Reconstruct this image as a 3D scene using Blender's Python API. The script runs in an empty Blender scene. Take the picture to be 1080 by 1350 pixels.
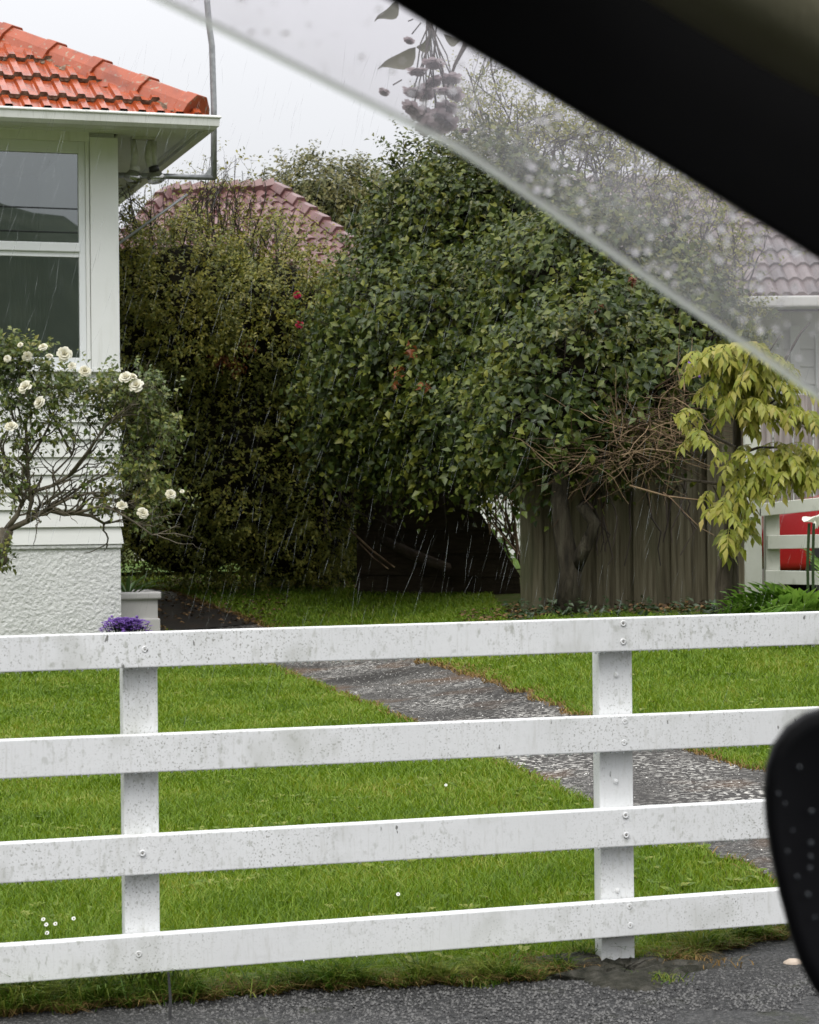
import bpy, bmesh, math, random
import numpy as np
from mathutils import Vector, Matrix
random.seed(7)
RNG = np.random.default_rng(7)
SC = bpy.context.scene
COL = SC.collection

# ------------------------------------------------------------------ camera
F = 2930.0            # focal length in photo pixels (1080 wide)
H = 1.23              # eye height above the footpath
ROLL = 0.0096
cam = bpy.data.cameras.new('camera')
cam.sensor_fit = 'HORIZONTAL'; cam.sensor_width = 36.0
cam.lens = 36.0 * F / 1080.0
cam.clip_start = 0.05; cam.clip_end = 3000
cam.dof.use_dof = True; cam.dof.focus_distance = 9.0
cam.dof.aperture_fstop = cam.lens / 5.5
camo = bpy.data.objects.new('camera', cam); COL.objects.link(camo)
camo.matrix_world = Matrix.Translation((0, 0, H)) @ Matrix.Rotation(math.pi/2, 4, 'X') @ Matrix.Rotation(-ROLL, 4, 'Z')
SC.camera = camo

# ------------------------------------------------------------------ overcast sky
SUN_EL, SUN_AZ = math.radians(58), math.radians(205)
w = bpy.data.worlds.new('World'); SC.world = w; w.use_nodes = True
nt = w.node_tree; nt.nodes.clear()
out = nt.nodes.new('ShaderNodeOutputWorld'); bg = nt.nodes.new('ShaderNodeBackground')
sky = nt.nodes.new('ShaderNodeTexSky'); sky.sky_type = 'NISHITA'; sky.sun_disc = False
sky.sun_elevation = SUN_EL; sky.sun_rotation = SUN_AZ
tc = nt.nodes.new('ShaderNodeTexCoord'); sep = nt.nodes.new('ShaderNodeSeparateXYZ')
nt.links.new(tc.outputs['Generated'], sep.inputs[0])
mr = nt.nodes.new('ShaderNodeMapRange')       # cloud layer: overcast sky, zenith brighter than horizon
mr.inputs['From Min'].default_value = 0.0; mr.inputs['From Max'].default_value = 1.0
mr.inputs['To Min'].default_value = 4.6; mr.inputs['To Max'].default_value = 20.5
nt.links.new(sep.outputs['Z'], mr.inputs['Value'])
vm = nt.nodes.new('ShaderNodeVectorMath'); vm.operation = 'SCALE'
vm.inputs[0].default_value = (0.985, 0.99, 1.015)
nt.links.new(mr.outputs[0], vm.inputs['Scale'])
mx = nt.nodes.new('ShaderNodeMixRGB'); mx.inputs[0].default_value = 0.93
nt.links.new(sky.outputs[0], mx.inputs[1]); nt.links.new(vm.outputs[0], mx.inputs[2])
bg.inputs['Strength'].default_value = 0.115
nt.links.new(mx.outputs[0], bg.inputs['Color']); nt.links.new(bg.outputs[0], out.inputs[0])
sl = bpy.data.lights.new('sun', 'SUN'); sl.energy = 2.1; sl.angle = math.radians(40); sl.color = (1, 0.97, 0.93)
so = bpy.data.objects.new('sun', sl); COL.objects.link(so)
sd = Vector((math.sin(SUN_AZ)*math.cos(SUN_EL), math.cos(SUN_AZ)*math.cos(SUN_EL), math.sin(SUN_EL)))
so.rotation_euler = sd.to_track_quat('Z', 'Y').to_euler()
SC.view_settings.view_transform = 'Standard'; SC.view_settings.look = 'None'
SC.view_settings.exposure = 0.12; SC.view_settings.gamma = 1.0
SC.view_settings.use_curve_mapping = False
SC.cycles.max_bounces = 8; SC.cycles.transparent_max_bounces = 24

# ------------------------------------------------------------------ geometry helpers
def ray(px, py):
    u, v = px - 540.0, 675.0 - py
    c, s = math.cos(ROLL), math.sin(ROLL)
    return (u*c + v*s)/F, (-u*s + v*c)/F
def W(px, py, d):
    k, m = ray(px, py); return np.array([k*d, d, H + m*d])
TH = math.atan(0.31); CT, ST = math.cos(TH), math.sin(TH)
EX = np.array([CT, ST, 0.]); EY = np.array([-ST, CT, 0.]); EZ = np.array([0, 0, 1.])
def S(s, t, z): return EX*s + EY*t + EZ*z              # street frame: s along the street, t away from it
def PS(px, py, t):                                     # point seen at a pixel on the street-parallel plane t
    k, m = ray(px, py); l = t/(CT - ST*k); return (CT*l*k + ST*l, H + m*l)
def PT(px, py, s):                                     # on a plane of constant s
    k, m = ray(px, py); l = s/(CT*k + ST); return (-ST*l*k + CT*l, H + m*l)
def sstep(a, b, x):
    q = np.clip((np.asarray(x, float)-a)/(b-a), 0, 1); return q*q*(3-2*q)
def gz(x, y):                                          # ground height
    x = np.asarray(x, float); y = np.asarray(y, float)
    a = np.clip(y-6.5, 0, 12.5)*0.0155 + np.clip(y-19, 0, 4.5)*0.075
    b = sstep(-0.8, 1.2, x)*np.clip(y-6.5, 0, 10.5)*0.028*(1-sstep(18, 23, y)*0.9)
    t = -ST*x + CT*y
    road = -0.17*(1-sstep(2.6, 2.75, t))
    return a + b + road
def G(px, py, dz=0.0):
    k, m = ray(px, py); d = H*F/max(20, (py-675))
    for _ in range(60):
        z = float(gz(k*d, d)) + dz
        d = 0.5*d + 0.5*(z-H)/m
    return np.array([k*d, d, z])

def norm(a): return a/(np.linalg.norm(a, axis=-1, keepdims=True)+1e-9)

class M:
    def __init__(s): s.v = []; s.f = []; s.n = 0
    def add(s, V, Fc):
        V = np.asarray(V, float).reshape(-1, 3)
        s.v.append(V); s.f.extend([tuple(int(i)+s.n for i in f) for f in Fc]); s.n += len(V); return s
    def hexa(s, P):
        return s.add(P, [(0,3,2,1),(4,5,6,7),(0,1,5,4),(1,2,6,5),(2,3,7,6),(3,0,4,7)])
    def box(s, lo, hi, fr=None):
        a, b = lo, hi
        P = [(a[0],a[1],a[2]),(b[0],a[1],a[2]),(b[0],b[1],a[2]),(a[0],b[1],a[2]),
             (a[0],a[1],b[2]),(b[0],a[1],b[2]),(b[0],b[1],b[2]),(a[0],b[1],b[2])]
        if fr: P = [fr(*p) for p in P]
        return s.hexa(P)
    def tube(s, pts, rad, n=6, cap=True):
        pts = np.asarray(pts, float); k = len(pts)
        rad = np.broadcast_to(np.asarray(rad, float), (k,))
        T = norm(np.gradient(pts, axis=0))
        up = np.array([0, 0, 1.]) if abs(T[0][2]) < .9 else np.array([1., 0, 0])
        V = []
        for i in range(k):
            a = norm(np.cross(T[i], up)); b = np.cross(a, T[i])
            if abs(np.dot(T[i], up)) > .98: a = norm(np.cross(T[i], [0, 1., 0])); b = np.cross(a, T[i])
            for j in range(n):
                q = 2*math.pi*j/n
                V.append(pts[i] + rad[i]*(math.cos(q)*a + math.sin(q)*b))
        Fc = []
        for i in range(k-1):
            for j in range(n):
                Fc.append((i*n+j, i*n+(j+1) % n, (i+1)*n+(j+1) % n, (i+1)*n+j))
        if cap: Fc += [tuple(range(n))[::-1], tuple((k-1)*n+j for j in range(n))]
        return s.add(V, Fc)
    def prism(s, poly, fr, t0, t1):                     # polygon (s,z) extruded along t
        n = len(poly)
        P = [fr(p[0], t0, p[1]) for p in poly] + [fr(p[0], t1, p[1]) for p in poly]
        return s.add(P, [tuple(range(n)), tuple(range(n, 2*n))[::-1]] + [(i, i+n, (i+1) % n+n, (i+1) % n) for i in range(n)])
    def lathe(s, prof, c, n=16, axis=None):
        V = []; k = len(prof)
        for r, z in prof:
            for j in range(n):
                q = 2*math.pi*j/n; V.append((c[0]+r*math.cos(q), c[1]+r*math.sin(q), c[2]+z))
        Fc = [(i*n+j, i*n+(j+1) % n, (i+1)*n+(j+1) % n, (i+1)*n+j) for i in range(k-1) for j in range(n)]
        Fc += [tuple(range(n))[::-1], tuple((k-1)*n+j for j in range(n))]
        return s.add(V, Fc)
    def sph(s, c, r, n=8, m=6, sc=(1, 1, 1)):
        V = [(c[0], c[1], c[2]-r*sc[2])]
        for i in range(1, m):
            a = math.pi*i/m
            for j in range(n):
                q = 2*math.pi*j/n
                V.append((c[0]+r*sc[0]*math.sin(a)*math.cos(q), c[1]+r*sc[1]*math.sin(a)*math.sin(q), c[2]-r*sc[2]*math.cos(a)))
        V.append((c[0], c[1], c[2]+r*sc[2])); L = len(V)-1
        Fc = [(0, 1+(j+1) % n, 1+j) for j in range(n)]
        for i in range(m-2):
            for j in range(n):
                Fc.append((1+i*n+j, 1+i*n+(j+1) % n, 1+(i+1)*n+(j+1) % n, 1+(i+1)*n+j))
        Fc += [(L, 1+(m-2)*n+j, 1+(m-2)*n+(j+1) % n) for j in range(n)]
        return s.add(V, Fc)
    def build(s, name, mat, parent=None, bevel=0, smooth=False, seg=2):
        V = np.concatenate(s.v) if s.v else np.zeros((0, 3))
        return mesh(name, V, s.f, mat, parent, bevel, smooth, seg)

def root_of(o):
    while o.parent: o = o.parent
    return o
def link(name, me, parent=None):
    o = bpy.data.objects.new(name, me); COL.objects.link(o)
    if parent: o.parent = parent
    return o
def mesh(name, V, Fc, mat, parent=None, bevel=0, smooth=False, seg=2):
    off = np.array(root_of(parent).location) if parent else np.zeros(3)
    me = bpy.data.meshes.new(name); V = np.asarray(V, float) - off
    if isinstance(Fc, np.ndarray):
        me.vertices.add(len(V)); me.vertices.foreach_set('co', V.astype(np.float32).ravel())
        k = Fc.shape[1]
        me.loops.add(Fc.size); me.loops.foreach_set('vertex_index', Fc.astype(np.int32).ravel())
        me.polygons.add(len(Fc)); me.polygons.foreach_set('loop_start', np.arange(0, Fc.size, k, dtype=np.int32))
        me.polygons.foreach_set('loop_total', np.full(len(Fc), k, np.int32)); me.update(calc_edges=True)
    else:
        me.from_pydata(V.tolist(), [], Fc); me.update()
    if bevel or True:
        if len(me.vertices) < 60000 and not isinstance(Fc, np.ndarray):
            bm = bmesh.new(); bm.from_mesh(me); bmesh.ops.recalc_face_normals(bm, faces=bm.faces)
            if bevel:
                es = [e for e in bm.edges if len(e.link_faces) == 2 and e.calc_face_angle(0) > .5]
                bmesh.ops.bevel(bm, geom=es, offset=bevel, segments=seg, profile=.6, affect='EDGES', clamp_overlap=True)
            bm.to_mesh(me); bm.free()
    if smooth: me.polygons.foreach_set('use_smooth', [True]*len(me.polygons))
    me.materials.append(mat)
    return link(name, me, parent)
def thing(name, loc, label, cat, group=None):
    o = bpy.data.objects.new(name, None); COL.objects.link(o); o.location = tuple(float(q) for q in loc)
    o.empty_display_size = .1
    return tag(o, label, cat, group)
def tag(o, label=None, cat=None, group=None, kind=None):
    if label: o['label'] = label
    if cat: o['category'] = cat
    if group: o['group'] = group
    if kind: o['kind'] = kind
    return o

# ------------------------------------------------------------------ materials
def pm(name, cols, scale=6, rough=.6, spec=.4, bump=0, bscale=None, detail=6, stops=None, transl=0, island=0, tcol=None,
       metallic=0, stretch=(1, 1, 1), specks=None, coat=0, bdist=.01):
    m = bpy.data.materials.new(name); m.use_nodes = True; n = m.node_tree; N = n.nodes
    p = N['Principled BSDF']; o = N['Material Output']
    tcn = N.new('ShaderNodeTexCoord'); mp = N.new('ShaderNodeMapping'); mp.inputs['Scale'].default_value = stretch
    n.links.new(tcn.outputs['Object'], mp.inputs[0])
    nz = N.new('ShaderNodeTexNoise'); nz.inputs['Scale'].default_value = scale; nz.inputs['Detail'].default_value = detail
    n.links.new(mp.outputs[0], nz.inputs['Vector'])
    r = N.new('ShaderNodeValToRGB'); el = r.color_ramp.elements
    if not stops: stops = [.3 + .4*i/max(1, len(cols)-1) for i in range(len(cols))]
    while len(el) < len(cols): el.new(.5)
    for e, c, q in zip(el, cols, stops): e.position = q; e.color = (*c, 1)
    fac = nz.outputs['Fac']
    if island:
        gm = N.new('ShaderNodeNewGeometry'); mi = N.new('ShaderNodeMath'); mi.operation = 'MULTIPLY_ADD'
        n.links.new(gm.outputs['Random Per Island'], mi.inputs[0]); mi.inputs[1].default_value = island
        sb = N.new('ShaderNodeMath'); sb.operation = 'SUBTRACT'; sb.inputs[1].default_value = island/2
        n.links.new(fac, sb.inputs[0]); n.links.new(sb.outputs[0], mi.inputs[2]); fac = mi.outputs[0]
    n.links.new(fac, r.inputs[0]); colo = r.outputs[0]
    for sp in (specks or []):                     # (colour, scale, lo, hi, stretch, strength)
        c, sc_, lo, hi, st = sp[:5]
        mp2 = N.new('ShaderNodeMapping'); mp2.inputs['Scale'].default_value = st
        n.links.new(tcn.outputs['Object'], mp2.inputs[0])
        z = N.new('ShaderNodeTexNoise'); z.inputs['Scale'].default_value = sc_; z.inputs['Detail'].default_value = 3
        n.links.new(mp2.outputs[0], z.inputs['Vector'])
        rr = N.new('ShaderNodeMapRange'); rr.inputs['From Min'].default_value = lo; rr.inputs['From Max'].default_value = hi
        rr.inputs['To Max'].default_value = sp[5] if len(sp) > 5 else 1
        n.links.new(z.outputs['Fac'], rr.inputs['Value'])
        if len(sp) > 6:
            z2 = N.new('ShaderNodeTexNoise'); z2.inputs['Scale'].default_value = sp[6]; z2.inputs['Detail'].default_value = 4
            n.links.new(tcn.outputs['Object'], z2.inputs['Vector'])
            r2 = N.new('ShaderNodeMapRange'); r2.inputs['From Min'].default_value = .42; r2.inputs['From Max'].default_value = .62
            r2.inputs['To Min'].default_value = .12
            n.links.new(z2.outputs['Fac'], r2.inputs['Value'])
            ml = N.new('ShaderNodeMath'); ml.operation = 'MULTIPLY'; n.links.new(rr.outputs[0], ml.inputs[0]); n.links.new(r2.outputs[0], ml.inputs[1]); rr = ml
        mm = N.new('ShaderNodeMixRGB'); n.links.new(rr.outputs[0], mm.inputs[0])
        n.links.new(colo, mm.inputs[1]); mm.inputs[2].default_value = (*c, 1); colo = mm.outputs[0]
    n.links.new(colo, p.inputs['Base Color'])
    p.inputs['Roughness'].default_value = rough; p.inputs['Specular IOR Level'].default_value = spec
    p.inputs['Metallic'].default_value = metallic
    if coat: p.inputs['Coat Weight'].default_value = coat; p.inputs['Coat Roughness'].default_value = .12
    if bump:
        b = N.new('ShaderNodeBump'); b.inputs['Strength'].default_value = bump; b.inputs['Distance'].default_value = bdist
        z = N.new('ShaderNodeTexNoise'); z.inputs['Scale'].default_value = bscale or scale*3; z.inputs['Detail'].default_value = 5
        n.links.new(mp.outputs[0], z.inputs['Vector']); n.links.new(z.outputs['Fac'], b.inputs['Height'])
        n.links.new(b.outputs[0], p.inputs['Normal'])
    if transl:
        t = N.new('ShaderNodeBsdfTranslucent'); ms = N.new('ShaderNodeMixShader'); ms.inputs[0].default_value = transl
        if tcol:
            q = N.new('ShaderNodeMixRGB'); q.blend_type = 'MULTIPLY'; q.inputs[0].default_value = 1
            n.links.new(colo, q.inputs[1]); q.inputs[2].default_value = (*tcol, 1); n.links.new(q.outputs[0], t.inputs[0])
        else: n.links.new(colo, t.inputs[0])
        n.links.new(p.outputs[0], ms.inputs[1]); n.links.new(t.outputs[0], ms.inputs[2]); n.links.new(ms.outputs[0], o.inputs[0])
    return m
def clear(name, tint, fac, kind='glossy', rough=.02, col=(1, 1, 1)):
    m = bpy.data.materials.new(name); m.use_nodes = True; n = m.node_tree; N = n.nodes
    N.remove(N['Principled BSDF']); o = N['Material Output']
    t = N.new('ShaderNodeBsdfTransparent'); t.inputs[0].default_value = (*tint, 1)
    if kind == 'glossy': g = N.new('ShaderNodeBsdfGlossy'); g.inputs['Roughness'].default_value = rough
    elif kind == 'translucent': g = N.new('ShaderNodeBsdfTranslucent')
    else: g = N.new('ShaderNodeBsdfDiffuse')
    g.inputs[0].default_value = (*col, 1)
    ms = N.new('ShaderNodeMixShader'); ms.inputs[0].default_value = fac
    n.links.new(t.outputs[0], ms.inputs[1]); n.links.new(g.outputs[0], ms.inputs[2]); n.links.new(ms.outputs[0], o.inputs[0])
    return m

m_white = pm('fence_paint', [(.70,.71,.71), (.77,.78,.78)], 3, .42, .4, bump=.15, bscale=60, bdist=.003,
             specks=[((.24,.24,.21), 190, .57, .68, (1, 1, 1), .85, 3.5), ((.40,.41,.36), 7, .56, .74, (1, 1, .7), .50), ((.34,.35,.30), 70, .56, .70, (1, 1, .6), .65, 2.6),
                     ((.07,.07,.06), 52, .725, .74, (1, 1, .4), .85), ((.5,.5,.46), 40, .56, .75, (3, 3, .3), .4)])
m_trim = pm('house_paint', [(.76,.77,.75), (.82,.83,.82)], 2, .4, .4, bump=.05, bscale=30, specks=[((.5,.5,.44), 5, .55, .8, (6, 6, .5), .3)])
m_upvc = pm('window_frame_paint', [(.74,.76,.77), (.80,.82,.83)], 2, .3, .5)
m_board = pm('weatherboard_paint', [(.66,.67,.64), (.72,.73,.70)], 3, .45, .4, bump=.05, bscale=40, specks=[((.45,.45,.40), 6, .6, .8, (1, 1, 3), .3)])
m_stucco = pm('roughcast', [(.62,.63,.61), (.70,.71,.69)], 4, .75, .25, bump=.8, bscale=38, bdist=.02)
m_gutter = pm('gutter_paint', [(.60,.61,.57), (.70,.71,.68)], 4, .35, .4, specks=[((.36,.36,.30), 30, .56, .75, (2.5, 2.5, .12), .5)])
m_soffit = pm('soffit_paint', [(.72,.73,.69), (.78,.79,.75)], 3, .6, .3)
m_tile = pm('orange_roof_tile', [(.22,.038,.010), (.33,.060,.016), (.42,.088,.028)], 5, .22, .5, bump=.12, bscale=60,
            specks=[((.16,.13,.10), 22, .60, .68, (1, 1, 1), .7), ((.09,.025,.016), 9, .55, .72, (1, 1, 1), .6)])
m_hip = pm('orange_hip_tile', [(.27,.054,.018), (.36,.076,.028)], 6, .42, .4, bump=.2, bscale=50,
           specks=[((.30,.28,.20), 20, .61, .66, (1, 1, 1), .7), ((.12,.02,.01), 5, .5, .7, (1, 1, 1), .5)])
m_mortar = pm('mossy_mortar', [(.05,.035,.02), (.16,.10,.07), (.30,.27,.20)], 22, .9, .2, bump=.6, bscale=60)
m_tunder = pm('tile_underlay', [(.03,.015,.01), (.06,.03,.02)], 10, .9)
m_galv = pm('galvanised_pipe', [(.28,.29,.30), (.42,.43,.44)], 20, .4, .5, metallic=.7)
m_dkmetal = pm('dark_plastic', [(.02,.02,.02), (.05,.05,.05)], 20, .5)
m_lampw = pm('lamp_fitting', [(.45,.45,.40), (.6,.6,.55)], 20, .5)
m_bulb = clear('lamp_glass', (.55,.55,.55), .45, 'glossy', .06, (.75,.75,.72))
m_glass = clear('window_glass', (.50,.53,.52), .23, 'glossy', .008, (.82,.86,.86))
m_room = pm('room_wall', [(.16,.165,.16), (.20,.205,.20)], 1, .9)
m_curtain = pm('net_curtain', [(.22,.23,.22), (.32,.33,.32)], 14, .9, stretch=(6, 6, .1))
m_planter = pm('planter_paint', [(.42,.41,.40), (.50,.49,.47)], 4, .5, .4, bump=.08, bscale=60)
m_soil = pm('garden_soil', [(.012,.010,.007), (.045,.032,.020)], 30, .95, .2, bump=.9, bscale=80)
m_ground = pm('lawn_soil', [(.035,.050,.009), (.065,.090,.016), (.10,.085,.035)], 9, .95, .1, bump=.8, bscale=90)
m_asph = pm('wet_asphalt', [(.022,.022,.022), (.050,.050,.050), (.095,.094,.091)], 75, .55, .3, bump=1, bscale=95, bdist=.03,
            specks=[((.20,.195,.185), 110, .60, .66, (1, 1, 1), .8), ((.015,.016,.014), 60, .56, .66, (1, 1, 1), .8), ((.040,.045,.020), 5, .60, .72, (1, 1, 1), .7)])
m_path = pm('old_path_surface', [(.020,.018,.017), (.042,.039,.036), (.075,.070,.064)], 42, .6, .2, bump=.9, bscale=90, bdist=.02,
            specks=[((.60,.585,.54), 44, .562, .582, (.8, 1.1, 1), .95, 1.4), ((.50,.49,.45), 120, .61, .63, (.9, 1.1, 1), .9, .9),
                    ((.11,.060,.028), 1.8, .54, .68, (1, 1, 1), .7), ((.018,.016,.014), 1.1, .52, .66, (1, 1, 1), .75)])
m_path2 = pm('wet_driveway', [(.020,.018,.017), (.042,.038,.036)], 18, .38, .45, bump=.5, bscale=60,
             specks=[((.11,.065,.035), 7, .60, .70, (.5, 1.5, 1), .8)])
m_conc = pm('mossy_concrete', [(.012,.013,.008), (.032,.031,.023), (.07,.066,.055)], 26, .85, .2, bump=1, bscale=50, bdist=.02)
m_straw = pm('dead_grass', [(.16,.10,.035), (.26,.17,.065)], 20, .8, .2, transl=.2, island=.5)
m_grass = pm('lawn_blades', [(.068,.128,.006), (.118,.208,.010), (.168,.258,.018), (.28,.29,.06)], 1.7, .5, .3, transl=.33, island=.70,
             stops=[.15, .42, .68, .98], tcol=(1.3, 1.25, .6))
m_tuft = pm('tuft_blades', [(.065,.13,.012), (.13,.205,.022), (.23,.26,.05)], 3, .5, .3, transl=.4, island=.7)
m_leafL = pm('small_leaf', [(.105,.130,.032), (.22,.245,.052), (.33,.33,.07), (.43,.39,.08)], 1.6, .45, .35, transl=.42, island=.62, stops=[.2, .45, .66, .9])
m_leafR = pm('broad_leaf', [(.022,.040,.009), (.055,.082,.015), (.115,.142,.022), (.22,.22,.034)], 1.7, .40, .30, transl=.28, island=.6, stops=[.2, .46, .68, .95])
m_leafT = pm('yellow_top_leaf', [(.10,.115,.014), (.19,.18,.022), (.28,.25,.04)], 3, .4, .4, transl=.3, island=.6)
m_leafFar = pm('far_leaf', [(.06,.068,.022), (.12,.125,.04), (.19,.17,.06)], 1, .5, .3, transl=.2, island=.6)
m_rust = pm('dead_leaf', [(.12,.035,.012), (.24,.075,.022)], 8, .6, transl=.25, island=.6)
m_core = pm('dark_core_fill', [(.008,.008,.004), (.018,.015,.008)], 12, .95, .1, bump=.8, bscale=20)  # near-black filler colour standing in for the dark inside of the foliage
m_bark = pm('bark', [(.035,.028,.020), (.09,.075,.055)], 18, .85, .2, bump=.9, bscale=40, stretch=(1, 1, .3), bdist=.02)
m_vine = pm('vine_bark', [(.016,.014,.010), (.042,.036,.025), (.065,.060,.042)], 10, .9, .15, bump=1, bscale=26, stretch=(1.6, 1.6, .3), bdist=.03)
m_twig = pm('dry_twig', [(.045,.028,.016), (.13,.085,.05), (.24,.17,.10)], 5, .8, .2, island=.8)
m_twigd = pm('bare_twig', [(.03,.024,.020), (.075,.060,.050)], 5, .8, .2, island=.6)
m_darkwood = pm('weathered_dark_paling', [(.050,.042,.026), (.105,.091,.058), (.155,.138,.094)], 5, .85, .2, bump=.5, bscale=30, stretch=(7, 7, .35),
                specks=[((.05,.065,.028), 3, .5, .75, (1, 1, .4), .6)])
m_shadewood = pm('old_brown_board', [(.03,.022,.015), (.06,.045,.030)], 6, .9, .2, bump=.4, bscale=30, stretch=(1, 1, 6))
m_greywood = pm('weathered_grey_paling', [(.13,.11,.10), (.26,.24,.22), (.40,.38,.35)], 5, .85, .2, bump=.4, bscale=30, stretch=(6, 6, .3))
m_oldwhite = pm('old_white_paint', [(.48,.49,.42), (.60,.61,.55)], 4, .6, .3, specks=[((.28,.29,.22), 14, .58, .75, (1, 1, .6), .5)])
m_red = pm('red_car_paint', [(.34,.008,.012), (.40,.010,.015)], 3, .25, .5, coat=.6)
m_tyre = pm('tyre_rubber', [(.015,.015,.015), (.025,.025,.025)], 30, .8)
m_chrome = pm('alloy', [(.4,.4,.4), (.5,.5,.5)], 10, .3, metallic=.8)
m_cglass = clear('car_glass', (.12,.13,.13), .2, 'glossy', .01)
m_pink = pm('faded_red_tile', [(.10,.048,.046), (.155,.078,.074), (.22,.125,.12)], 3, .40, .4, bump=.3, bscale=20)
m_brick = pm('cream_wall', [(.45,.43,.36), (.52,.5,.43)], 3, .8)
m_rose = pm('white_petal', [(.70,.66,.50), (.80,.78,.68)], 20, .5, .3, transl=.25, island=.4)
m_redrose = pm('red_petal', [(.45,.01,.05), (.60,.03,.09)], 20, .5, .3, transl=.2)
m_rleaf = pm('rose_leaf', [(.06,.095,.022), (.11,.15,.035), (.18,.20,.042), (.26,.23,.05)], 2.2, .38, .45, transl=.28, island=.6, stops=[.2, .45, .7, .95])
m_rbark = pm('rose_stem', [(.06,.050,.032), (.13,.11,.075)], 12, .8, bump=.5, bscale=60)
m_wist = pm('yellow_green_leaflet', [(.17,.21,.022), (.28,.30,.040), (.37,.35,.07), (.41,.33,.10)], 2.4, .42, .35, transl=.38, island=.6, stops=[.2, .45, .7, .95])
m_fern = pm('bright_fern', [(.11,.22,.03), (.20,.34,.05)], 4, .45, .4, transl=.35, island=.6)
m_dgrass = pm('dark_strap_leaf', [(.015,.035,.010), (.035,.06,.018)], 6, .4, .4, transl=.2, island=.5)
m_purple = pm('purple_petal', [(.15,.075,.33), (.28,.15,.52)], 12, .5, .3, transl=.25, island=.7)
m_strap = pm('strap_leaf', [(.05,.11,.025), (.12,.20,.06)], 6, .35, .5, transl=.25, island=.5)
m_lily = pm('lily_white', [(.72,.70,.62), (.8,.79,.74)], 8, .4, transl=.25)
m_blossom = pm('pink_blossom', [(.34,.27,.28), (.47,.40,.41)], 14, .6, transl=.45, island=.6)
m_cherleaf = pm('bronze_leaf', [(.07,.075,.03), (.11,.10,.045)], 6, .4, transl=.35)
m_black = pm('black_car_trim', [(.0025,.0025,.003), (.004,.004,.0045)], 8, .7, .08)
m_lining = pm('olive_grey_lining', [(.30,.28,.19), (.34,.32,.22)], 30, .9, .1, bump=.2, bscale=300)
m_carbody = pm('dark_car_paint', [(.02,.02,.022), (.024,.024,.026)], 3, .3, .5, coat=.4)
m_mirror = pm('mirror_housing', [(.004,.004,.005), (.006,.006,.008)], 8, .5, .18)
m_hill = pm('bush_covered_hill', [(.05,.065,.045), (.085,.10,.07)], .15, .95, .1)  # mist over the hill is put into this lightened colour
m_daisy = pm('daisy_petal', [(.75,.75,.72), (.8,.8,.78)], 10, .6)
m_stone = pm('pale_stone', [(.36,.28,.22), (.5,.42,.34)], 14, .7, bump=.4)
m_litter = pm('leaf_litter', [(.05,.028,.014), (.12,.070,.03), (.2,.12,.05)], 6, .8, transl=.1, island=.7)
m_drop = clear('water_drop', (.9,.92,.94), .38, 'glossy', .03, (.95,.97,1))
m_rain = clear('rain_streak', (.98,.98,.985), .26, 'translucent', 0, (.62,.65,.68))

# deflector: smoke-tinted acrylic, wet and slightly fogged
def visor_mat():
    m = bpy.data.materials.new('smoky_wet_acrylic'); m.use_nodes = True; n = m.node_tree; N = n.nodes
    N.remove(N['Principled BSDF']); o = N['Material Output']
    t = N.new('ShaderNodeBsdfTransparent'); t.inputs[0].default_value = (.86,.84,.86, 1)
    tr = N.new('ShaderNodeBsdfTranslucent'); tr.inputs[0].default_value = (.70,.68,.71, 1)
    gl = N.new('ShaderNodeBsdfGlossy'); gl.inputs['Roughness'].default_value = .1
    tcn = N.new('ShaderNodeTexCoord'); z = N.new('ShaderNodeTexNoise'); z.inputs['Scale'].default_value = 26; z.inputs['Detail'].default_value = 4
    n.links.new(tcn.outputs['Object'], z.inputs['Vector'])
    rr = N.new('ShaderNodeMapRange'); rr.inputs['From Min'].default_value = .3; rr.inputs['From Max'].default_value = .75
    rr.inputs['To Min'].default_value = .13; rr.inputs['To Max'].default_value = .31
    n.links.new(z.outputs['Fac'], rr.inputs['Value'])
    ms = N.new('ShaderNodeMixShader'); n.links.new(rr.outputs[0], ms.inputs[0])
    n.links.new(t.outputs[0], ms.inputs[1]); n.links.new(tr.outputs[0], ms.inputs[2])
    m2 = N.new('ShaderNodeMixShader'); m2.inputs[0].default_value = .04
    n.links.new(ms.outputs[0], m2.inputs[1]); n.links.new(gl.outputs[0], m2.inputs[2]); n.links.new(m2.outputs[0], o.inputs[0])
    return m
m_visor = visor_mat()

# ------------------------------------------------------------------ leaf builders
TRI = np.array([[0,2,1],[2,4,1],[0,3,2],[2,3,4]])
def leaf_arrays(P, A, N, L, Wd, fold=.18, droop=.15, at=.45):
    A = norm(A); N = norm(N - A*np.sum(A*N, 1, keepdims=True)); B = np.cross(N, A)
    L = np.asarray(L)[:, None]; Wd = np.asarray(Wd)[:, None]
    b = P; l = P + A*L*at + B*Wd/2 + N*fold*Wd; r = P + A*L*at - B*Wd/2 + N*fold*Wd
    m = P + A*L*.52 - N*droop*L*.15; t = P + A*L - N*droop*L
    V = np.stack([b, l, m, r, t], 1); n = len(P)
    Fc = (TRI[None] + (np.arange(n)*5)[:, None, None]).reshape(-1, 3)
    return V.reshape(-1, 3), Fc
def join(parts):
    Vs, Fs, k = [], [], 0
    for V, Fc in parts: Vs.append(V); Fs.append(Fc+k); k += len(V)
    return np.concatenate(Vs), np.concatenate(Fs)
def one_leaf(mat, name='leaf'):
    V, Fc = leaf_arrays(np.zeros((1, 3)), np.array([[1., 0, 0]]), np.array([[0, 0, 1.]]), [1.], [.55])
    me = bpy.data.meshes.new(name); me.from_pydata(V.tolist(), [], Fc.tolist()); me.materials.append(mat); return me
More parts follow.
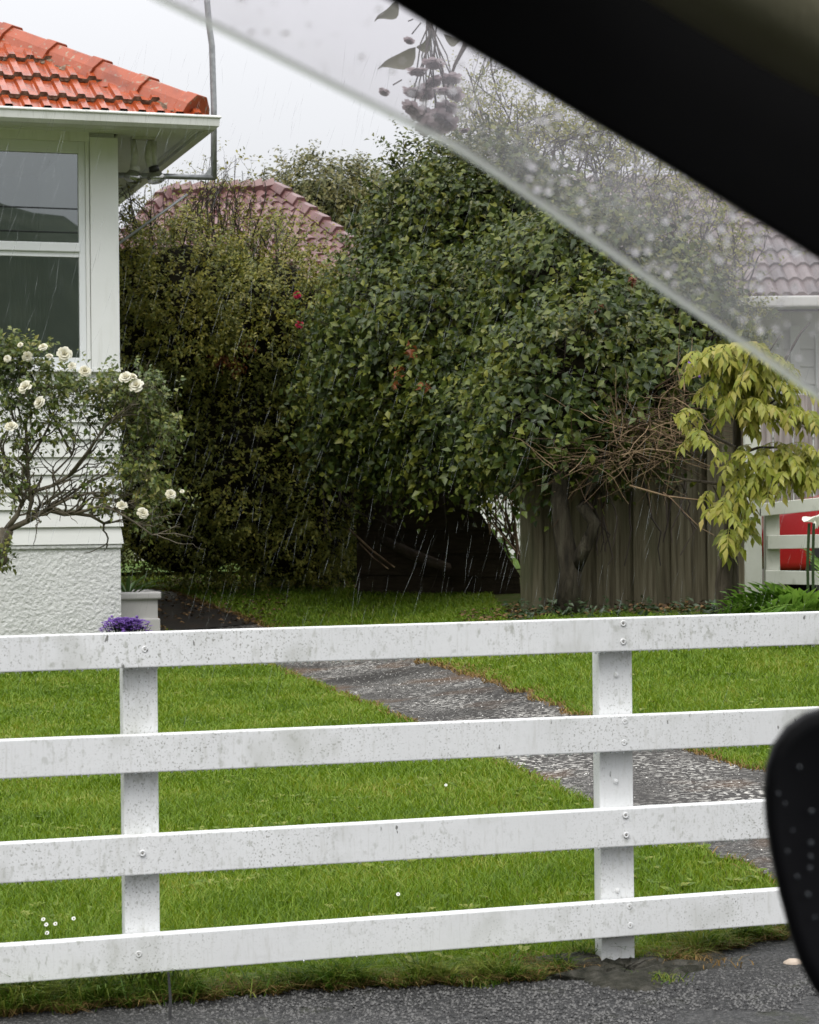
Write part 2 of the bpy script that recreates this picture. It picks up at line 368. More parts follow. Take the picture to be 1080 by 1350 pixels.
def leaf_objects(me, P, A, N, L, parent, name='leaf', wscale=None):
    off = Vector(root_of(parent).location); A = norm(A); N = norm(N - A*np.sum(A*N, 1, keepdims=True)); B = np.cross(N, A)
    for i in range(len(P)):
        o = link(name, me, parent)
        sc = float(L[i]); ws = sc*(wscale if wscale else 1)
        mt = Matrix(((A[i][0]*sc, B[i][0]*ws, N[i][0]*sc, 0), (A[i][1]*sc, B[i][1]*ws, N[i][1]*sc, 0), (A[i][2]*sc, B[i][2]*ws, N[i][2]*sc, 0), (0, 0, 0, 1)))
        o.matrix_local = Matrix.Translation(Vector(P[i]) - off) @ mt
def rnd(n, k=3): return RNG.normal(size=(n, k))
def blob(px, py, rx, ry, d, rz):
    s = d/F; return (W(px, py, d), np.array([rx*s, rz, ry*s]))
def lump(D, seed):
    return 1 + .13*np.sin(5*D[:, 0]+seed)*np.sin(4*D[:, 2]+2*seed) + .10*np.sin(11*D[:, 0]+9*D[:, 2]+seed*3) + .05*np.sin(17*D[:, 2]-13*D[:, 0]+8*D[:, 1]+seed)
def blob_pts(blobs, n, shell=.25, front=True):
    areas = np.array([(r[0]*r[2]+r[0]*r[1]+r[1]*r[2]) for c, r in blobs]); pr = areas/areas.sum()
    Ps, Ns = [], []
    for i, (c, r) in enumerate(blobs):
        k = int(n*pr[i]*(1.5 if front else 1))
        D = norm(rnd(k))
        if front: D = D[(D[:, 1] < .15) | (RNG.random(len(D)) < .18)]
        q = (1 - shell*RNG.random(len(D))**1.6)*lump(D, i*1.7)
        P = c + D*r*q[:, None]; Nn = norm(D/r)
        ok = np.ones(len(P), bool)
        for j, (c2, r2) in enumerate(blobs):
            if j != i: ok &= np.sum(((P-c2)/r2)**2, 1) > .62
        Ps.append(P[ok]); Ns.append(Nn[ok])
    return np.concatenate(Ps), np.concatenate(Ns)
def shoots(P, Nn, nl, slen, L, ratio=.55, up=.25, spread=.7, Lvar=.35, face=(0, -.35, .55)):
    """leaf positions along short shoots that start at P and grow outwards"""
    n = len(P); D = norm(Nn + np.array([0, 0, up]) + .45*rnd(n)); ln = slen*(.5+RNG.random(n))
    Pa, Aa, Na, La = [], [], [], []
    for i in range(nl):
        q = (i+.5)/nl
        side = rnd(n); side = norm(side - D*np.sum(side*D, 1, keepdims=True))
        p = P + D*(ln*q)[:, None] + np.array([0, 0, -1.])*(ln*q*q*.25)[:, None]
        Pa.append(p); Aa.append(norm(D*.5 + side*spread + np.array([0, 0, -.25])))
        Na.append(norm(Nn*.5 + np.array(face) + .45*rnd(n)))
        La.append(L*(1-Lvar + 2*Lvar*RNG.random(n))*(1-.25*q))
    return np.concatenate(Pa), np.concatenate(Aa), np.concatenate(Na), np.concatenate(La), (P, D, ln)
def stems(P, D, ln, r, sel):
    Vs, Fs = [], []; k = 0
    P, D, ln = P[sel], D[sel], ln[sel]; n = len(P)
    a = norm(np.cross(D, np.array([.3, 1., .2]))); b = np.cross(D, a)
    e = P + D*ln[:, None] + np.array([0, 0, -1.])*(ln*.25)[:, None]; s0 = P - D*(.5*ln)[:, None]
    V = []
    for q in range(3):
        an = 2*math.pi*q/3; V.append(s0 + r*(math.cos(an)*a + math.sin(an)*b))
    V.append(e); V = np.stack(V, 1).reshape(-1, 3)
    Fc = (np.array([[0,1,3],[1,2,3],[2,0,3]])[None] + (np.arange(n)*4)[:, None, None]).reshape(-1, 3)
    return V, Fc
def core(blobs, f, mat, parent, name='dark_core'):  # solid dark blobs added inside the crowns to stop views through them
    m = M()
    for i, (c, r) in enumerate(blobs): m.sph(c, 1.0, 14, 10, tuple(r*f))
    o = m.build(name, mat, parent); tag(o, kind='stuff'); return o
def grow(m, p, d, ln, r, depth, wig=.35, up=.05, split=(2, 3), tips=None, n=5):
    """recursive branch; adds tubes to m and returns tip points"""
    k = 5; pts = [np.array(p, float)]; dd = norm(np.array(d, float))
    for i in range(k):
        dd = norm(dd + wig*RNG.normal(size=3)*.35 + np.array([0, 0, up])); pts.append(pts[-1] + dd*ln/k)
    rr = np.linspace(r, r*.6, k+1); m.tube(pts, rr, n)
    if tips is not None and depth <= 1: tips.append((pts[-1], dd)); tips.append((pts[3], dd))
    if depth > 0:
        for _ in range(random.randint(*split)):
            j = random.randint(2, k); nd = norm(dd + RNG.normal(size=3)*.65)
            grow(m, pts[j], nd, ln*random.uniform(.55, .8), rr[j]*.7, depth-1, wig, up, split, tips, n=4)

# ================================================================== GROUND
xs = np.concatenate([np.linspace(-600, -14, 14)[:-1], np.linspace(-14, -4, 12)[:-1], np.linspace(-4, 4, 60), np.linspace(4, 14, 12)[1:], np.linspace(14, 600, 14)[1:]])
ys = np.concatenate([np.linspace(-600, -6, 14)[:-1], np.linspace(-6, 5, 34)[:-1], np.linspace(5, 26, 100), np.linspace(26, 60, 10)[1:], np.linspace(60, 900, 14)[1:]])
XX, YY = np.meshgrid(xs, ys); ZZ = gz(XX, YY)
nx, ny = len(xs), len(ys)
V = np.stack([XX, YY, ZZ], -1).reshape(-1, 3)
idx = np.arange(nx*ny).reshape(ny, nx)
Fq = np.stack([idx[:-1, :-1], idx[:-1, 1:], idx[1:, 1:], idx[1:, :-1]], -1).reshape(-1, 4)
o = mesh('ground', V, Fq, m_ground, smooth=True); tag(o, kind='structure')

# footpath: from the ragged grass edge to the kerb
edge_px = [(-420,1375),(-120,1352),(0,1345),(80,1340),(150,1334),(230,1326),(320,1318),(400,1311),(520,1306),(600,1304),(690,1299),(745,1290),(775,1277),(855,1274),(885,1280),(925,1264),(1000,1247),(1080,1232),(1300,1195),(1700,1130)]
edge = np.array([G(*p) for p in edge_px])
es = np.array([e@EX for e in edge]); et = np.array([e@EY for e in edge])
def edge_t(s):
    s = np.asarray(s); return np.interp(s, es, et) + .018*np.sin(s*37)+.012*np.sin(s*83+1)
ss = np.linspace(-12, 16, 560); m = M(); Vv = []; nr = 14
for s in ss:
    for j in range(nr):
        t = 2.86 + (float(edge_t(s))-2.86)*j/(nr-1); Vv.append(S(s, t, .012 + .003*math.sin(s*3+j)))
Fv = [(i*nr+j, (i+1)*nr+j, (i+1)*nr+j+1, i*nr+j+1) for i in range(len(ss)-1) for j in range(nr-1)]
o = mesh('footpath', np.array(Vv), Fv, m_asph, smooth=True); tag(o, kind='structure')
m = M(); m.box((-40, 2.70, -.2), (40, 2.86, .016), S)
o = m.build('kerb', m_conc, bevel=.012); tag(o, kind='structure')
m = M(); m.box((-300, -9, -.3), (300, 2.70, -.12), S)
o = m.build('road', m_asph); tag(o, kind='structure')

# garden path (right edge, left edge in the photograph, laid on the ground)
pr_px = [(1700,1225),(1300,1105),(1120,1052),(1010,1019),(900,990),(820,962),(750,940),(650,902),(555,872),(440,846),(345,826),(300,808),(262,795),(236,784),(200,778)]
pl_px = [(1700,1420),(1300,1275),(1120,1200),(1010,1156),(900,1110),(840,1086),(780,1060),(650,1003),(525,946),(440,910),(362,879),(280,850),(212,828),(160,808),(120,795)]
def dens(px, n=140):
    P = np.array([G(*p)[:2] for p in px]); a = np.concatenate([[0], np.cumsum(np.linalg.norm(np.diff(P, axis=0), axis=1))]); q = np.linspace(0, a[-1], n)
    R = np.stack([np.interp(q, a, P[:, 0]), np.interp(q, a, P[:, 1])], 1)
    K = np.array([1, 2, 3, 2, 1])/9
    for c in range(2): R[2:-2, c] = np.convolve(R[:, c], K, 'valid')
    return R
PR, PL = dens(pr_px), dens(pl_px)
wob = .03*np.sin(np.arange(140)*1.3) + .03*RNG.normal(size=140)
PRw = PR + wob[:, None]*np.array([.5, .9]); PLw = PL + .025*RNG.normal(size=(140, 1))*np.array([.5, .9])
Vv, nr = [], 10
for i in range(140):
    for j in range(nr):
        p = PRw[i]*(1-j/(nr-1)) + PLw[i]*j/(nr-1); Vv.append((p[0], p[1], float(gz(*p))+.010))
Fv = [(i*nr+j, (i+1)*nr+j, (i+1)*nr+j+1, i*nr+j+1) for i in range(139) for j in range(nr-1)]
o = mesh('garden_path', np.array(Vv), Fv, m_path, smooth=True); tag(o, kind='structure')
# dark driveway end beside the house
def inpoly(P, poly):
    x, y = P[:, 0], P[:, 1]; c = np.zeros(len(P), bool); n = len(poly); j = n-1
    for i in range(n):
        xi, yi = poly[i]; xj, yj = poly[j]
        c ^= ((yi > y) != (yj > y)) & (x < (xj-xi)*(y-yi)/(yj-yi+1e-12)+xi); j = i
    return c
PATH = np.concatenate([PRw, PLw[::-1]])
dw = [G(*p)[:2] for p in [(345,824),(300,807),(262,794),(236,783),(200,779),(150,779),(150,840),(345,860)]]
m = M(); Vv = []
for a in np.linspace(0, 1, 24):
    r_ = np.array([np.interp(a, np.linspace(0, 1, 5), [q[c] for q in dw[:5]]) for c in range(2)])
    l_ = np.array([np.interp(a, np.linspace(0, 1, 2), [dw[6][c], dw[5][c]]) for c in range(2)])
    for b in np.linspace(0, 1, 8):
        p = r_*(1-b)+l_*b; Vv.append((p[0], p[1], float(gz(*p))+.018))
Fv = [(i*8+j, (i+1)*8+j, (i+1)*8+j+1, i*8+j+1) for i in range(23) for j in range(7)]
o = mesh('driveway', np.array(Vv), Fv, m_path2, smooth=True); tag(o, kind='structure')
DW = np.array(dw[:5]+[dw[5], dw[6]])

# ================================================================== WHITE FRONT FENCE
TF = 5.73*CT                       # front face of the rails
fb = S(PS(500, 1260, TF)[0], TF, 0)
fence = thing('white_fence', fb, 'long white painted fence with four dirt-speckled rails crossing in front of the lawn', 'fence')
RT = .045
rails = [((0,839.5),(0,886.5),(1060,807.5),(1060,850.5)), ((0,976.5),(0,1027),(1060,934),(1060,980)),
         ((0,1113),(0,1165),(1000,1056.5),(1000,1106)), ((0,1247.5),(0,1297.5),(1000,1175.5),(1000,1221))]
rail_objs = []; rail_lines = []
for (a, b, c, d) in rails:
    sa, za1 = PS(*a, TF); _, za0 = PS(*b, TF); sc_, zc1 = PS(*c, TF); _, zc0 = PS(*d, TF)
    f1 = lambda s: za1 + (zc1-za1)*(s-sa)/(sc_-sa); f0 = lambda s: za0 + (zc0-za0)*(s-sa)/(sc_-sa)
    s0, s1 = sa-2.2, sc_+2.4; nseg = 40; V_, Fc = [], []
    for i in range(nseg+1):
        s = s0+(s1-s0)*i/nseg; wv = .0022*math.sin(s*5+za0*9)+.001*math.sin(s*13+za0*5)
        for (t, z) in ((TF+wv, f0(s)), (TF+RT+wv, f0(s)), (TF+RT+wv, f1(s)), (TF+wv, f1(s))): V_.append(S(s, t, z))
    for i in range(nseg):
        for j in range(4): Fc.append((i*4+j, i*4+(j+1) % 4, i*4+4+(j+1) % 4, i*4+4+j))
    Fc += [(0, 1, 2, 3), tuple(nseg*4+j for j in (3, 2, 1, 0))]
    r = M().add(V_, Fc).build('rail', m_white, fence, bevel=.003)
    rail_objs.append(r); rail_lines.append((f0, f1))
    # hanging water drops
    dm = M()
    for s in np.arange(s0+2, s1-1.8, .016):
        if RNG.random() < .8: dm.sph(S(s+RNG.normal()*.006, TF+.004+RNG.random()*.01, f0(s)-.002), .0022+.0014*RNG.random(), 6, 4, (1, 1, 1.3))
    tag(dm.build('water_drops', m_drop, r, smooth=True), kind='stuff')
for (pl, pr_, base, top) in ((158, 210.5, 1330, 850), (786, 836.5, 1283.5, 825)):
    s0 = PS(pl+6, 1100, TF+RT)[0]; s1 = PS(pr_-.5, 1100, TF+RT)[0]
    z0 = PS(pr_, base if base < 1300 else 1283, TF+RT)[1]; z1 = PS(pr_, top, TF+RT)[1]
    p = M(); p.box((s0, TF+RT+.001, z0), (s1, TF+RT+.05, z1), S)
    post = p.build('post', m_white, fence, bevel=.004)
    for (f0, f1) in rail_lines:
        sm = (s0+s1)/2; zs = [.5] if pl < 500 else [.24, .78]
        for q in zs:
            pass
    if pl > 500:
        for (px_, py_) in ((812, 890), (812, 1030), (814, 1174)):
            s_, z_ = PS(px_, py_, TF+RT)
            bm_ = M(); bm_.sph(S(s_, TF+RT, z_), .0075, 10, 6); bm_.build('bolt_head', m_white, post, smooth=True)
# nail and screw heads on the rails
heads = {0: [(191,856),(822,822),(822,846)], 1: [(189,994),(824,951),(823,979)], 2: [(188,1125),(825,1075),(826,1101)], 3: [(183,1258),(830,1195),(831,1220)]}
m_screw = pm('rusty_screw', [(.12,.10,.08), (.3,.29,.27)], 60, .6)
for i, hs in heads.items():
    for (px_, py_) in hs:
        s_, z_ = PS(px_, py_, TF); q = M()
        n = 10; c = S(s_, TF-.0015, z_); Vr = []
        for rr_, dt in ((.0085, .0022), (.0085, 0), (.0055, 0), (.003, .0016)):
            for j in range(n): Vr.append(c + EX*rr_*math.cos(2*math.pi*j/n) + EZ*rr_*math.sin(2*math.pi*j/n) + EY*dt)
        Fr = [(k*n+j, k*n+(j+1) % n, (k+1)*n+(j+1) % n, (k+1)*n+j) for k in range(3) for j in range(n)]
        q.add(Vr, Fr); q.build('screw_ring', m_white, rail_objs[i], smooth=True)
        c2 = M(); c2.sph(S(s_, TF+.0005, z_), .0028, 6, 4); c2.build('screw', m_screw, rail_objs[i])
# concrete footing under the right post
s_, z_ = PS(812, 1283, TF+RT)
V_, Fc = [], []; n = 22; rings = [(0, .006), (.05, .012), (.11, .020), (.17, .014), (.25, -.03)]
for k, (r_, zz) in enumerate(rings):
    for j in range(n):
        a = 2*math.pi*j/n; q = r_*(1+.28*math.sin(3*a+1)+.12*RNG.normal()) if k else .001
        V_.append(S(s_ + q*1.3*math.cos(a), TF+RT-.07+q*math.sin(a)*1.1, zz*1.25+.007*RNG.normal()+.006))
Fc = [(k*n+j, k*n+(j+1) % n, (k+1)*n+(j+1) % n, (k+1)*n+j) for k in range(4) for j in range(n)]
o = M().add(V_, Fc).build('concrete_footing', m_conc)
tag(o, 'low mossy cracked concrete mound around the foot of the right fence post', 'footing')
o = M().sph(G(1046, 1277)+np.array([0, 0, .012]), .022, 8, 6, (1.3, 1, .7)).build('pebble', m_stone, smooth=True)
tag(o, 'pale pinkish stone lying on the footpath near the black wing mirror', 'stone')
p0 = G(224, 1352)
o = M().tube([p0, p0+np.array([.001, .01, .06]), p0+np.array([-.004, .015, .125])], [.0045, .004, .003], 6).build('stake', m_dkmetal)
tag(o, 'thin dark upright stick in the grass edge at bottom left', 'stick')

# ================================================================== HOUSE ON THE LEFT
d0 = 18.3
cx = W(160, 600, d0); TW = float(cx@EY); SCN = PS(160, 600, TW)[0]
house = thing('house', S(SCN-2, TW, 0), 'white weatherboard house with orange tiled roof, window and roughcast base', 'house')
zP = PS(160, 718, TW)[1]; zS = PS(140, 489, TW)[1]; zH = PS(100, 190, TW)[1]
SW0 = SCN-4.2
# plinth of roughcast with real relief
ns, nz_ = 150, 76; Vv = []
from mathutils import noise as mn
for i in range(ns):
    for j in range(nz_):
        s = SCN-.012 - 2.2*(1-i/(ns-1)); z = -.1 + (zP-.03+.1)*j/(nz_-1)
        h = mn.noise(Vector((s*42, z*52, 3)))*.0065 + mn.noise(Vector((s*90, z*100, 8)))*.003
        Vv.append(S(s, TW+.015-h, z))
Fv = [(i*nz_+j, (i+1)*nz_+j, (i+1)*nz_+j+1, i*nz_+j+1) for i in range(ns-1) for j in range(nz_-1)]
mesh('plinth', np.array(Vv), Fv, m_stucco, house, smooth=True)
b = M(); b.box((SW0, TW+.03, -.1), (SCN-.012, TW+8, zP-.028), S); b.build('plinth_wall', m_stucco, house)
b = M(); b.box((SW0, TW-.004, zP-.028), (SCN, TW+.05, zP+.004), S); b.build('plinth_cap', m_stucco, house, bevel=.01)
# wall lining, side wall
wl = M(); wl.box((SW0, TW+.03, zP), (SCN-.03, TW+.10, zS), S); wl.box((SW0, TW+.03, zH-.02), (SCN-.03, TW+.10, zH+.3), S)
wl.box((SCN-.28, TW+.03, zS), (SCN-.03, TW+.10, zH), S)
wl.box((SCN-.09, TW+.10, zP), (SCN-.03, TW+8, zH+.3), S); wl.box((SW0, TW+7.9, zP), (SCN-.09, TW+8, zH+.3), S); wl.box((SW0-.1, TW+.03, zP), (SW0, TW+8, zH+.3), S)
wl.build('wall', m_board, house)
NB = max(1, round((zS-zP)/.15)); bh = (zS-zP)/NB
for i in range(NB):
    z0 = zP+.006 + i*bh; z1 = z0+bh+.012
    q = M(); e = .012
    P = [S(SW0, TW-.014, z0), S(SCN+.012, TW-.014, z0), S(SCN+.012, TW+.028, z0), S(SW0, TW+.028, z0),
         S(SW0, TW+.012, z1), S(SCN-.010, TW+.012, z1), S(SCN-.010, TW+.028, z1), S(SW0, TW+.028, z1)]
    q.hexa(P); q.build('weatherboard', m_board, house, bevel=.002, seg=1)
# corner board and window
sA = PS(119, 340, TW)[0]
def fbox(px0, px1, py0, py1, t0, t1, name, mat, parent, bevel=.006):
    sa, za = PS(px0, py1, TW); sb, zb = PS(px1, py0, TW)
    q = M(); q.box((sa, TW+t0, za), (sb, TW+t1, zb), S); return q.build(name, mat, parent, bevel=bevel)
q = M(); q.box((sA, TW-.03, zS+.012), (SCN-.008, TW+.03, zH+.06), S); q.build('corner_board', m_trim, house, bevel=.006)
q = M(); q.box((sA-.035, TW-.012, zS+.012), (sA-.004, TW+.05, zH+.02), S); q.build('side_casing', m_trim, house, bevel=.004)
q = M(); q.box((SW0, TW-.02, zH+.02), (sA-.002, TW+.03, zH+.16), S); q.build('head_trim', m_trim, house, bevel=.004)
q = M(); q.box((SW0, TW-.045, zS-.012), (SCN-.004, TW+.03, zS+.010), S); q.build('window_sill', m_trim, house, bevel=.004)
win = None
sL = SCN-2.1; sR = sA-.036
zt = PS(50, 200, TW)[1]; zm1 = PS(60, 319, TW)[1]; zm0 = PS(60, 336, TW)[1]; zb1 = PS(60, 471, TW)[1]
fr = M(); fr.box((sR-.055, TW+.004, zS+.012), (sR, TW+.06, zH+.02), S); fr.box((sL, TW+.004, zS+.012), (sL+.055, TW+.06, zH+.02), S)
fr.box((sL+.055, TW+.004, zt), (sR-.055, TW+.06, zH+.02), S); fr.box((sL+.055, TW+.004, zS+.012), (sR-.055, TW+.06, zb1), S)
win = fr.build('window', m_upvc, house, bevel=.004)
q = M(); q.box((sL+.055, TW-.012, zm0+.03), (sR-.05, TW+.05, zm1), S); q.build('transom', m_upvc, win, bevel=.008)
q = M(); q.box((sL+.055, TW+.012, zm0-.012), (sR-.055, TW+.05, zm0+.03), S); q.build('sash_rail', m_upvc, win, bevel=.004)
q = M(); q.box((sL+.055, TW+.030, zm1), (sR-.055, TW+.036, zt), S); q.build('upper_pane', m_glass, win)
q = M(); q.box((sL+.055, TW+.034, zb1), (sR-.055, TW+.040, zm0-.012), S); q.build('lower_pane', m_glass, win)
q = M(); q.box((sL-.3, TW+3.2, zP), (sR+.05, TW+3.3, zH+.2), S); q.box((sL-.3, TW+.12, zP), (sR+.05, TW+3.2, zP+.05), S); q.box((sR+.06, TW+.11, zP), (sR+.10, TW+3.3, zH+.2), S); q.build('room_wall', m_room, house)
V_, Fc = [], []; nc = 60
for i in range(nc):
    s = sR-.62+.34*i/(nc-1); t = TW+.2+.02*math.sin(i*.9)
    V_ += [S(s, t, zS-.1), S(s, t, zm0)]
Fc = [(2*i, 2*i+2, 2*i+3, 2*i+1) for i in range(nc-1)]
M().add(V_, Fc).build('curtain', m_curtain, house, smooth=True)
# eaves
OV = .70
ge, gz_ = PS(290, 152, TW-OV)
SE = ge; zG = gz_
gt = M()
prof = [(0, 0), (-.012, -.012), (-.012, -.02), (.0, -.03), (.004, -.085), (.035, -.112), (.105, -.112), (.105, -.095), (.11, -.01), (.09, -.01), (.085, -.09), (.02, -.09), (.012, -.02)]
# front run (profile in t,z), mitred at the corner, then the side run
def gutter_run(m, pts_fn, n):
    V_ = [pts_fn(0, o_, z_) for o_, z_ in prof] + [pts_fn(1, o_, z_) for o_, z_ in prof]; k = len(prof)
    m.add(V_, [(i, (i+1) % k, k+(i+1) % k, k+i) for i in range(k)] + [tuple(range(k)), tuple(range(k, 2*k))[::-1]])
g1 = M(); gutter_run(g1, lambda e, o_, z_: S(SW0 if e == 0 else SE-o_, TW-OV+o_, zG+z_), 0); g1.build('gutter', m_gutter, house)
g2 = M(); gutter_run(g2, lambda e, o_, z_: S(SE-o_, (TW-OV+o_) if e == 0 else TW+8.6, zG+z_), 0); g2.build('gutter', m_gutter, house)
zSo = zH+.10
fa = M(); fa.box((SW0, TW-OV+.115, zSo-.03), (SE-.115, TW-OV+.14, zG-.015), S); fa.box((SE-.14, TW-OV+.141, zSo-.03), (SE-.115, TW+8.6, zG-.015), S)
fa.build('fascia', m_gutter, house, bevel=.003)
sf = M(); sf.box((SW0, TW-OV+.142, zSo), (SCN, TW+.0, zSo+.012), S); sf.box((SCN+.001, TW-OV+.142, zSo), (SE-.142, TW+8.5, zSo+.012), S)
sf.build('soffit', m_soffit, house)
for i in range(6):
    q = M(); q.box((SW0, TW-OV+.16+i*.09, zSo-.004), (SE-.18-i*.09, TW-OV+.168+i*.09, zSo-.0005), S); 
    if i in (1, 4): q.build('soffit_batten', m_soffit, house)
q = M(); q.box((SW0, TW-.036, zH+.162), (SCN+.03, TW+.03, zSo-.001), S); q.build('frieze_board', m_trim, house, bevel=.004)
# roof
PITCH = .584; CP = 1/math.sqrt(1+PITCH**2)
zE = zG-.045; tE = TW-OV+.06; sE = SE-.06
rf = M()
up_ = 3.4
rf.add([S(SW0, tE, zE), S(sE, tE, zE), S(sE-up_, tE+up_, zE+PITCH*up_), S(SW0, tE+up_, zE+PITCH*up_)], [(0, 1, 2, 3)])
rf.add([S(sE, tE, zE), S(sE, tE+9, zE), S(sE-up_, tE+9, zE+PITCH*up_), S(sE-up_, tE+up_, zE+PITCH*up_)], [(0, 1, 2, 3)])
roof = rf.build('roof', m_tunder, house)
sdir = EX; bdir = norm(EY + EZ*PITCH); ndir = norm(np.cross(sdir, bdir))
GA, TWd = .445, .30
def tile_geo():
    prof = [(0, 0), (.012, .004), (.026, .030), (.078, .030), (.092, .004), (.150, .002), (.162, .004), (.176, .030), (.228, .030), (.242, .004), (.300, 0)]
    k = len(prof); L = GA+.05; V_ = []
    for (y, dz) in ((0, .048), (L, .006)):
        for x, z in prof: V_.append((x, y, z+dz))
    for (y, dz) in ((0, .016), (L, -.012)):
        for x, z in prof: V_.append((x, y, z*.6+dz))
    Fc = []
    for i in range(k-1):
        Fc += [(i, i+1, k+i+1, k+i), (2*k+i, 3*k+i, 3*k+i+1, 2*k+i+1), (i, 2*k+i, 2*k+i+1, i+1), (k+i, k+i+1, 3*k+i+1, 3*k+i)]
    Fc += [(0, k, 3*k, 2*k), (k-1, 3*k-1, 4*k-1, 2*k-1)]
    return V_, Fc
tv, tf = tile_geo()
tm = bpy.data.meshes.new('roof_tile'); tm.from_pydata(tv, [], tf); tm.materials.append(m_tile); tm.materials.append(m_mortar)
for p_ in tm.polygons:
    if all(tv[i][1] == 0 for i in p_.vertices): p_.material_index = 1
bm = bmesh.new(); bm.from_mesh(tm); bmesh.ops.recalc_face_normals(bm, faces=bm.faces); bm.to_mesh(tm); bm.free()
RM = Matrix((Vector(sdir), Vector(bdir), Vector(ndir))).transposed()
hoff = Vector(house.location)
for rI in range(6):
    for cI in range(13):
        s0 = sE-.02 - (cI+1)*TWd - (rI % 2)*.15; bb = -.02 + (rI-.42)*GA
        org = S(s0, tE, zE) + bdir*bb + ndir*(.022 + .004*RNG.random())
        t_lo = bb*CP; t_hi = (bb+GA+.05)*CP
        if s0 > sE - t_lo - .02: continue
        if s0 + TWd > sE - t_hi or rI == 0:
            bm = bmesh.new(); bm.from_mesh(tm)
            # hip plane in tile space:  s0+x + (bb+y)*CP = sE-.03
            bmesh.ops.bisect_plane(bm, geom=bm.verts[:]+bm.edges[:]+bm.faces[:], plane_co=(sE-.03-s0-bb*CP, 0, 0), plane_no=(1, CP, 0), clear_outer=True)
            if rI == 0 and bm.verts: bmesh.ops.bisect_plane(bm, geom=bm.verts[:]+bm.edges[:]+bm.faces[:], plane_co=(0, .42*GA-.005, 0), plane_no=(0, -1, 0), clear_outer=True)
            if not bm.verts: bm.free(); continue
            me = bpy.data.meshes.new('roof_tile'); bm.to_mesh(me); bm.free(); me.materials.append(m_tile); me.materials.append(m_mortar)
        else: me = tm
        ob = link('roof_tile', me, roof)
        ob.matrix_local = Matrix.Translation(Vector(org)-hoff) @ RM.to_4x4() @ Matrix.Rotation(RNG.normal()*.004, 4, 'Z')
# hip tiles with mortar bedding
hd = norm(-EX+EY+EZ*PITCH); hs = norm(EX+EY); hn = norm(np.cross(hs, hd)); hn = hn if hn[2] > 0 else -hn
h0 = S(sE-.01, tE+.01, zE+.035)+hd*.15; HL = .50
for i in range(8):
    V_ = []; cs = [(-.165, -.10), (-.115, .010), (-.050, .068), (.050, .068), (.115, .010), (.165, -.10)]
    st = [(-.02, 1.17), (.085, 1.15), (.10, 1.0), (HL+.05, .95)]
    for (y, k_) in st:
        for (x, z) in cs: V_.append(h0 + hd*(i*HL+y) + hs*x*k_*1.2 + hn*(z*1.3*k_+.04))
    Fc = [(a*6+j, a*6+j+1, a*6+7+j, a*6+6+j) for a in range(3) for j in range(5)] + [(0, 1, 2, 3, 4, 5)]
    M().add(V_, Fc).build('hip_tile', m_hip, roof, bevel=.008)
    mo = M()
    for sd_ in (-1, 1):
        V_, Fc = [], []
        for j in range(9):
            y = i*HL + HL*j/8; wv = .02*RNG.normal()
            V_ += [h0+hd*y+hs*sd_*(.12)+hn*.03, h0+hd*y+hs*sd_*(.205+wv)+hn*(-.06+.01*RNG.normal())]
        mo.add(V_, [(2*j, 2*j+1, 2*j+3, 2*j+2) for j in range(8)])
    mo.build('mortar_bedding', m_hip if i % 2 else m_mortar, roof)
# antenna mast on the side wall
tb = TW+.55
def PSm(px, py): return PS(px, py, tb)
mast = thing('antenna_mast', S(SCN, tb, 0), 'grey galvanised aerial pole on a bracket beside the orange roof corner', 'aerial pole')
pts = [PSm(282, 236), PSm(282, 140), PSm(279.5, 60), PSm(277, 42), PSm(275.5, 30), PSm(273, 0), PSm(270, -60)]
M().tube([S(a, tb, z) for a, z in pts], .027, 10).build('pole', m_galv, mast, smooth=True)
a0 = S(SCN-.02, tb, PSm(157, 231)[1]); a1 = S(PSm(283, 234)[0], tb, PSm(283, 234)[1])
M().tube([a0, a1], .024, 10).build('bracket_arm', m_galv, mast, smooth=True)
M().prism([PSm(268, 232), PSm(283, 232), PSm(282, 214)], S, tb-.01, tb+.01).build('gusset', m_galv, mast)
M().tube([S(SCN-.02, tb, PSm(157, 334)[1]), S(PSm(247, 256)[0], tb, PSm(247, 256)[1])], .011, 8).build('brace', m_galv, mast, smooth=True)
# floodlight under the side soffit
tl = TW+.12
fl = thing('floodlight', S(PS(190, 200, tl)[0], tl, zSo), 'twin bulb security floodlight with sensor under the white eave', 'light')
def LP(px, py): s_, z_ = PS(px, py, tl); return S(s_, tl, z_)
b0 = LP(188, 196); b0[2] = zSo
M().box((b0@EX-.10, tl-.04, zSo-.022), (b0@EX+.10, tl+.04, zSo+.002), S).build('base_plate', m_lampw, fl, bevel=.01)
M().tube([b0+EX*-.08+EZ*-.03, LP(178, 208), LP(176, 222)], [.025, .032, .032], 12).build('sensor', m_lampw, fl, smooth=True)
M().tube([b0+EX*.06+EZ*-.03, LP(196, 208), LP(198, 220)], [.03, .035, .03], 10).build('arm', m_lampw, fl, smooth=True)
M().tube([b0+EX*.09+EZ*-.03, LP(203, 218)], [.03, .03], 10).build('arm', m_lampw, fl, smooth=True)
for (p1, p2) in (((178, 222), (174, 241)), ((203, 222), (207, 242))):
    c0, c1 = LP(*p1), LP(*p2); d_ = c1-c0
    hol = M().tube([c0-d_*.15, c0+d_*.2], [.042, .045], 12).build('lamp_holder', m_dkmetal if p1[0] > 190 else m_lampw, fl, smooth=True)
    M().tube([c0+d_*.2, c0+d_*.55, c0+d_*.85, c0+d_], [.045, .075, .075, .04], 14).build('bulb', m_bulb, hol, smooth=True)

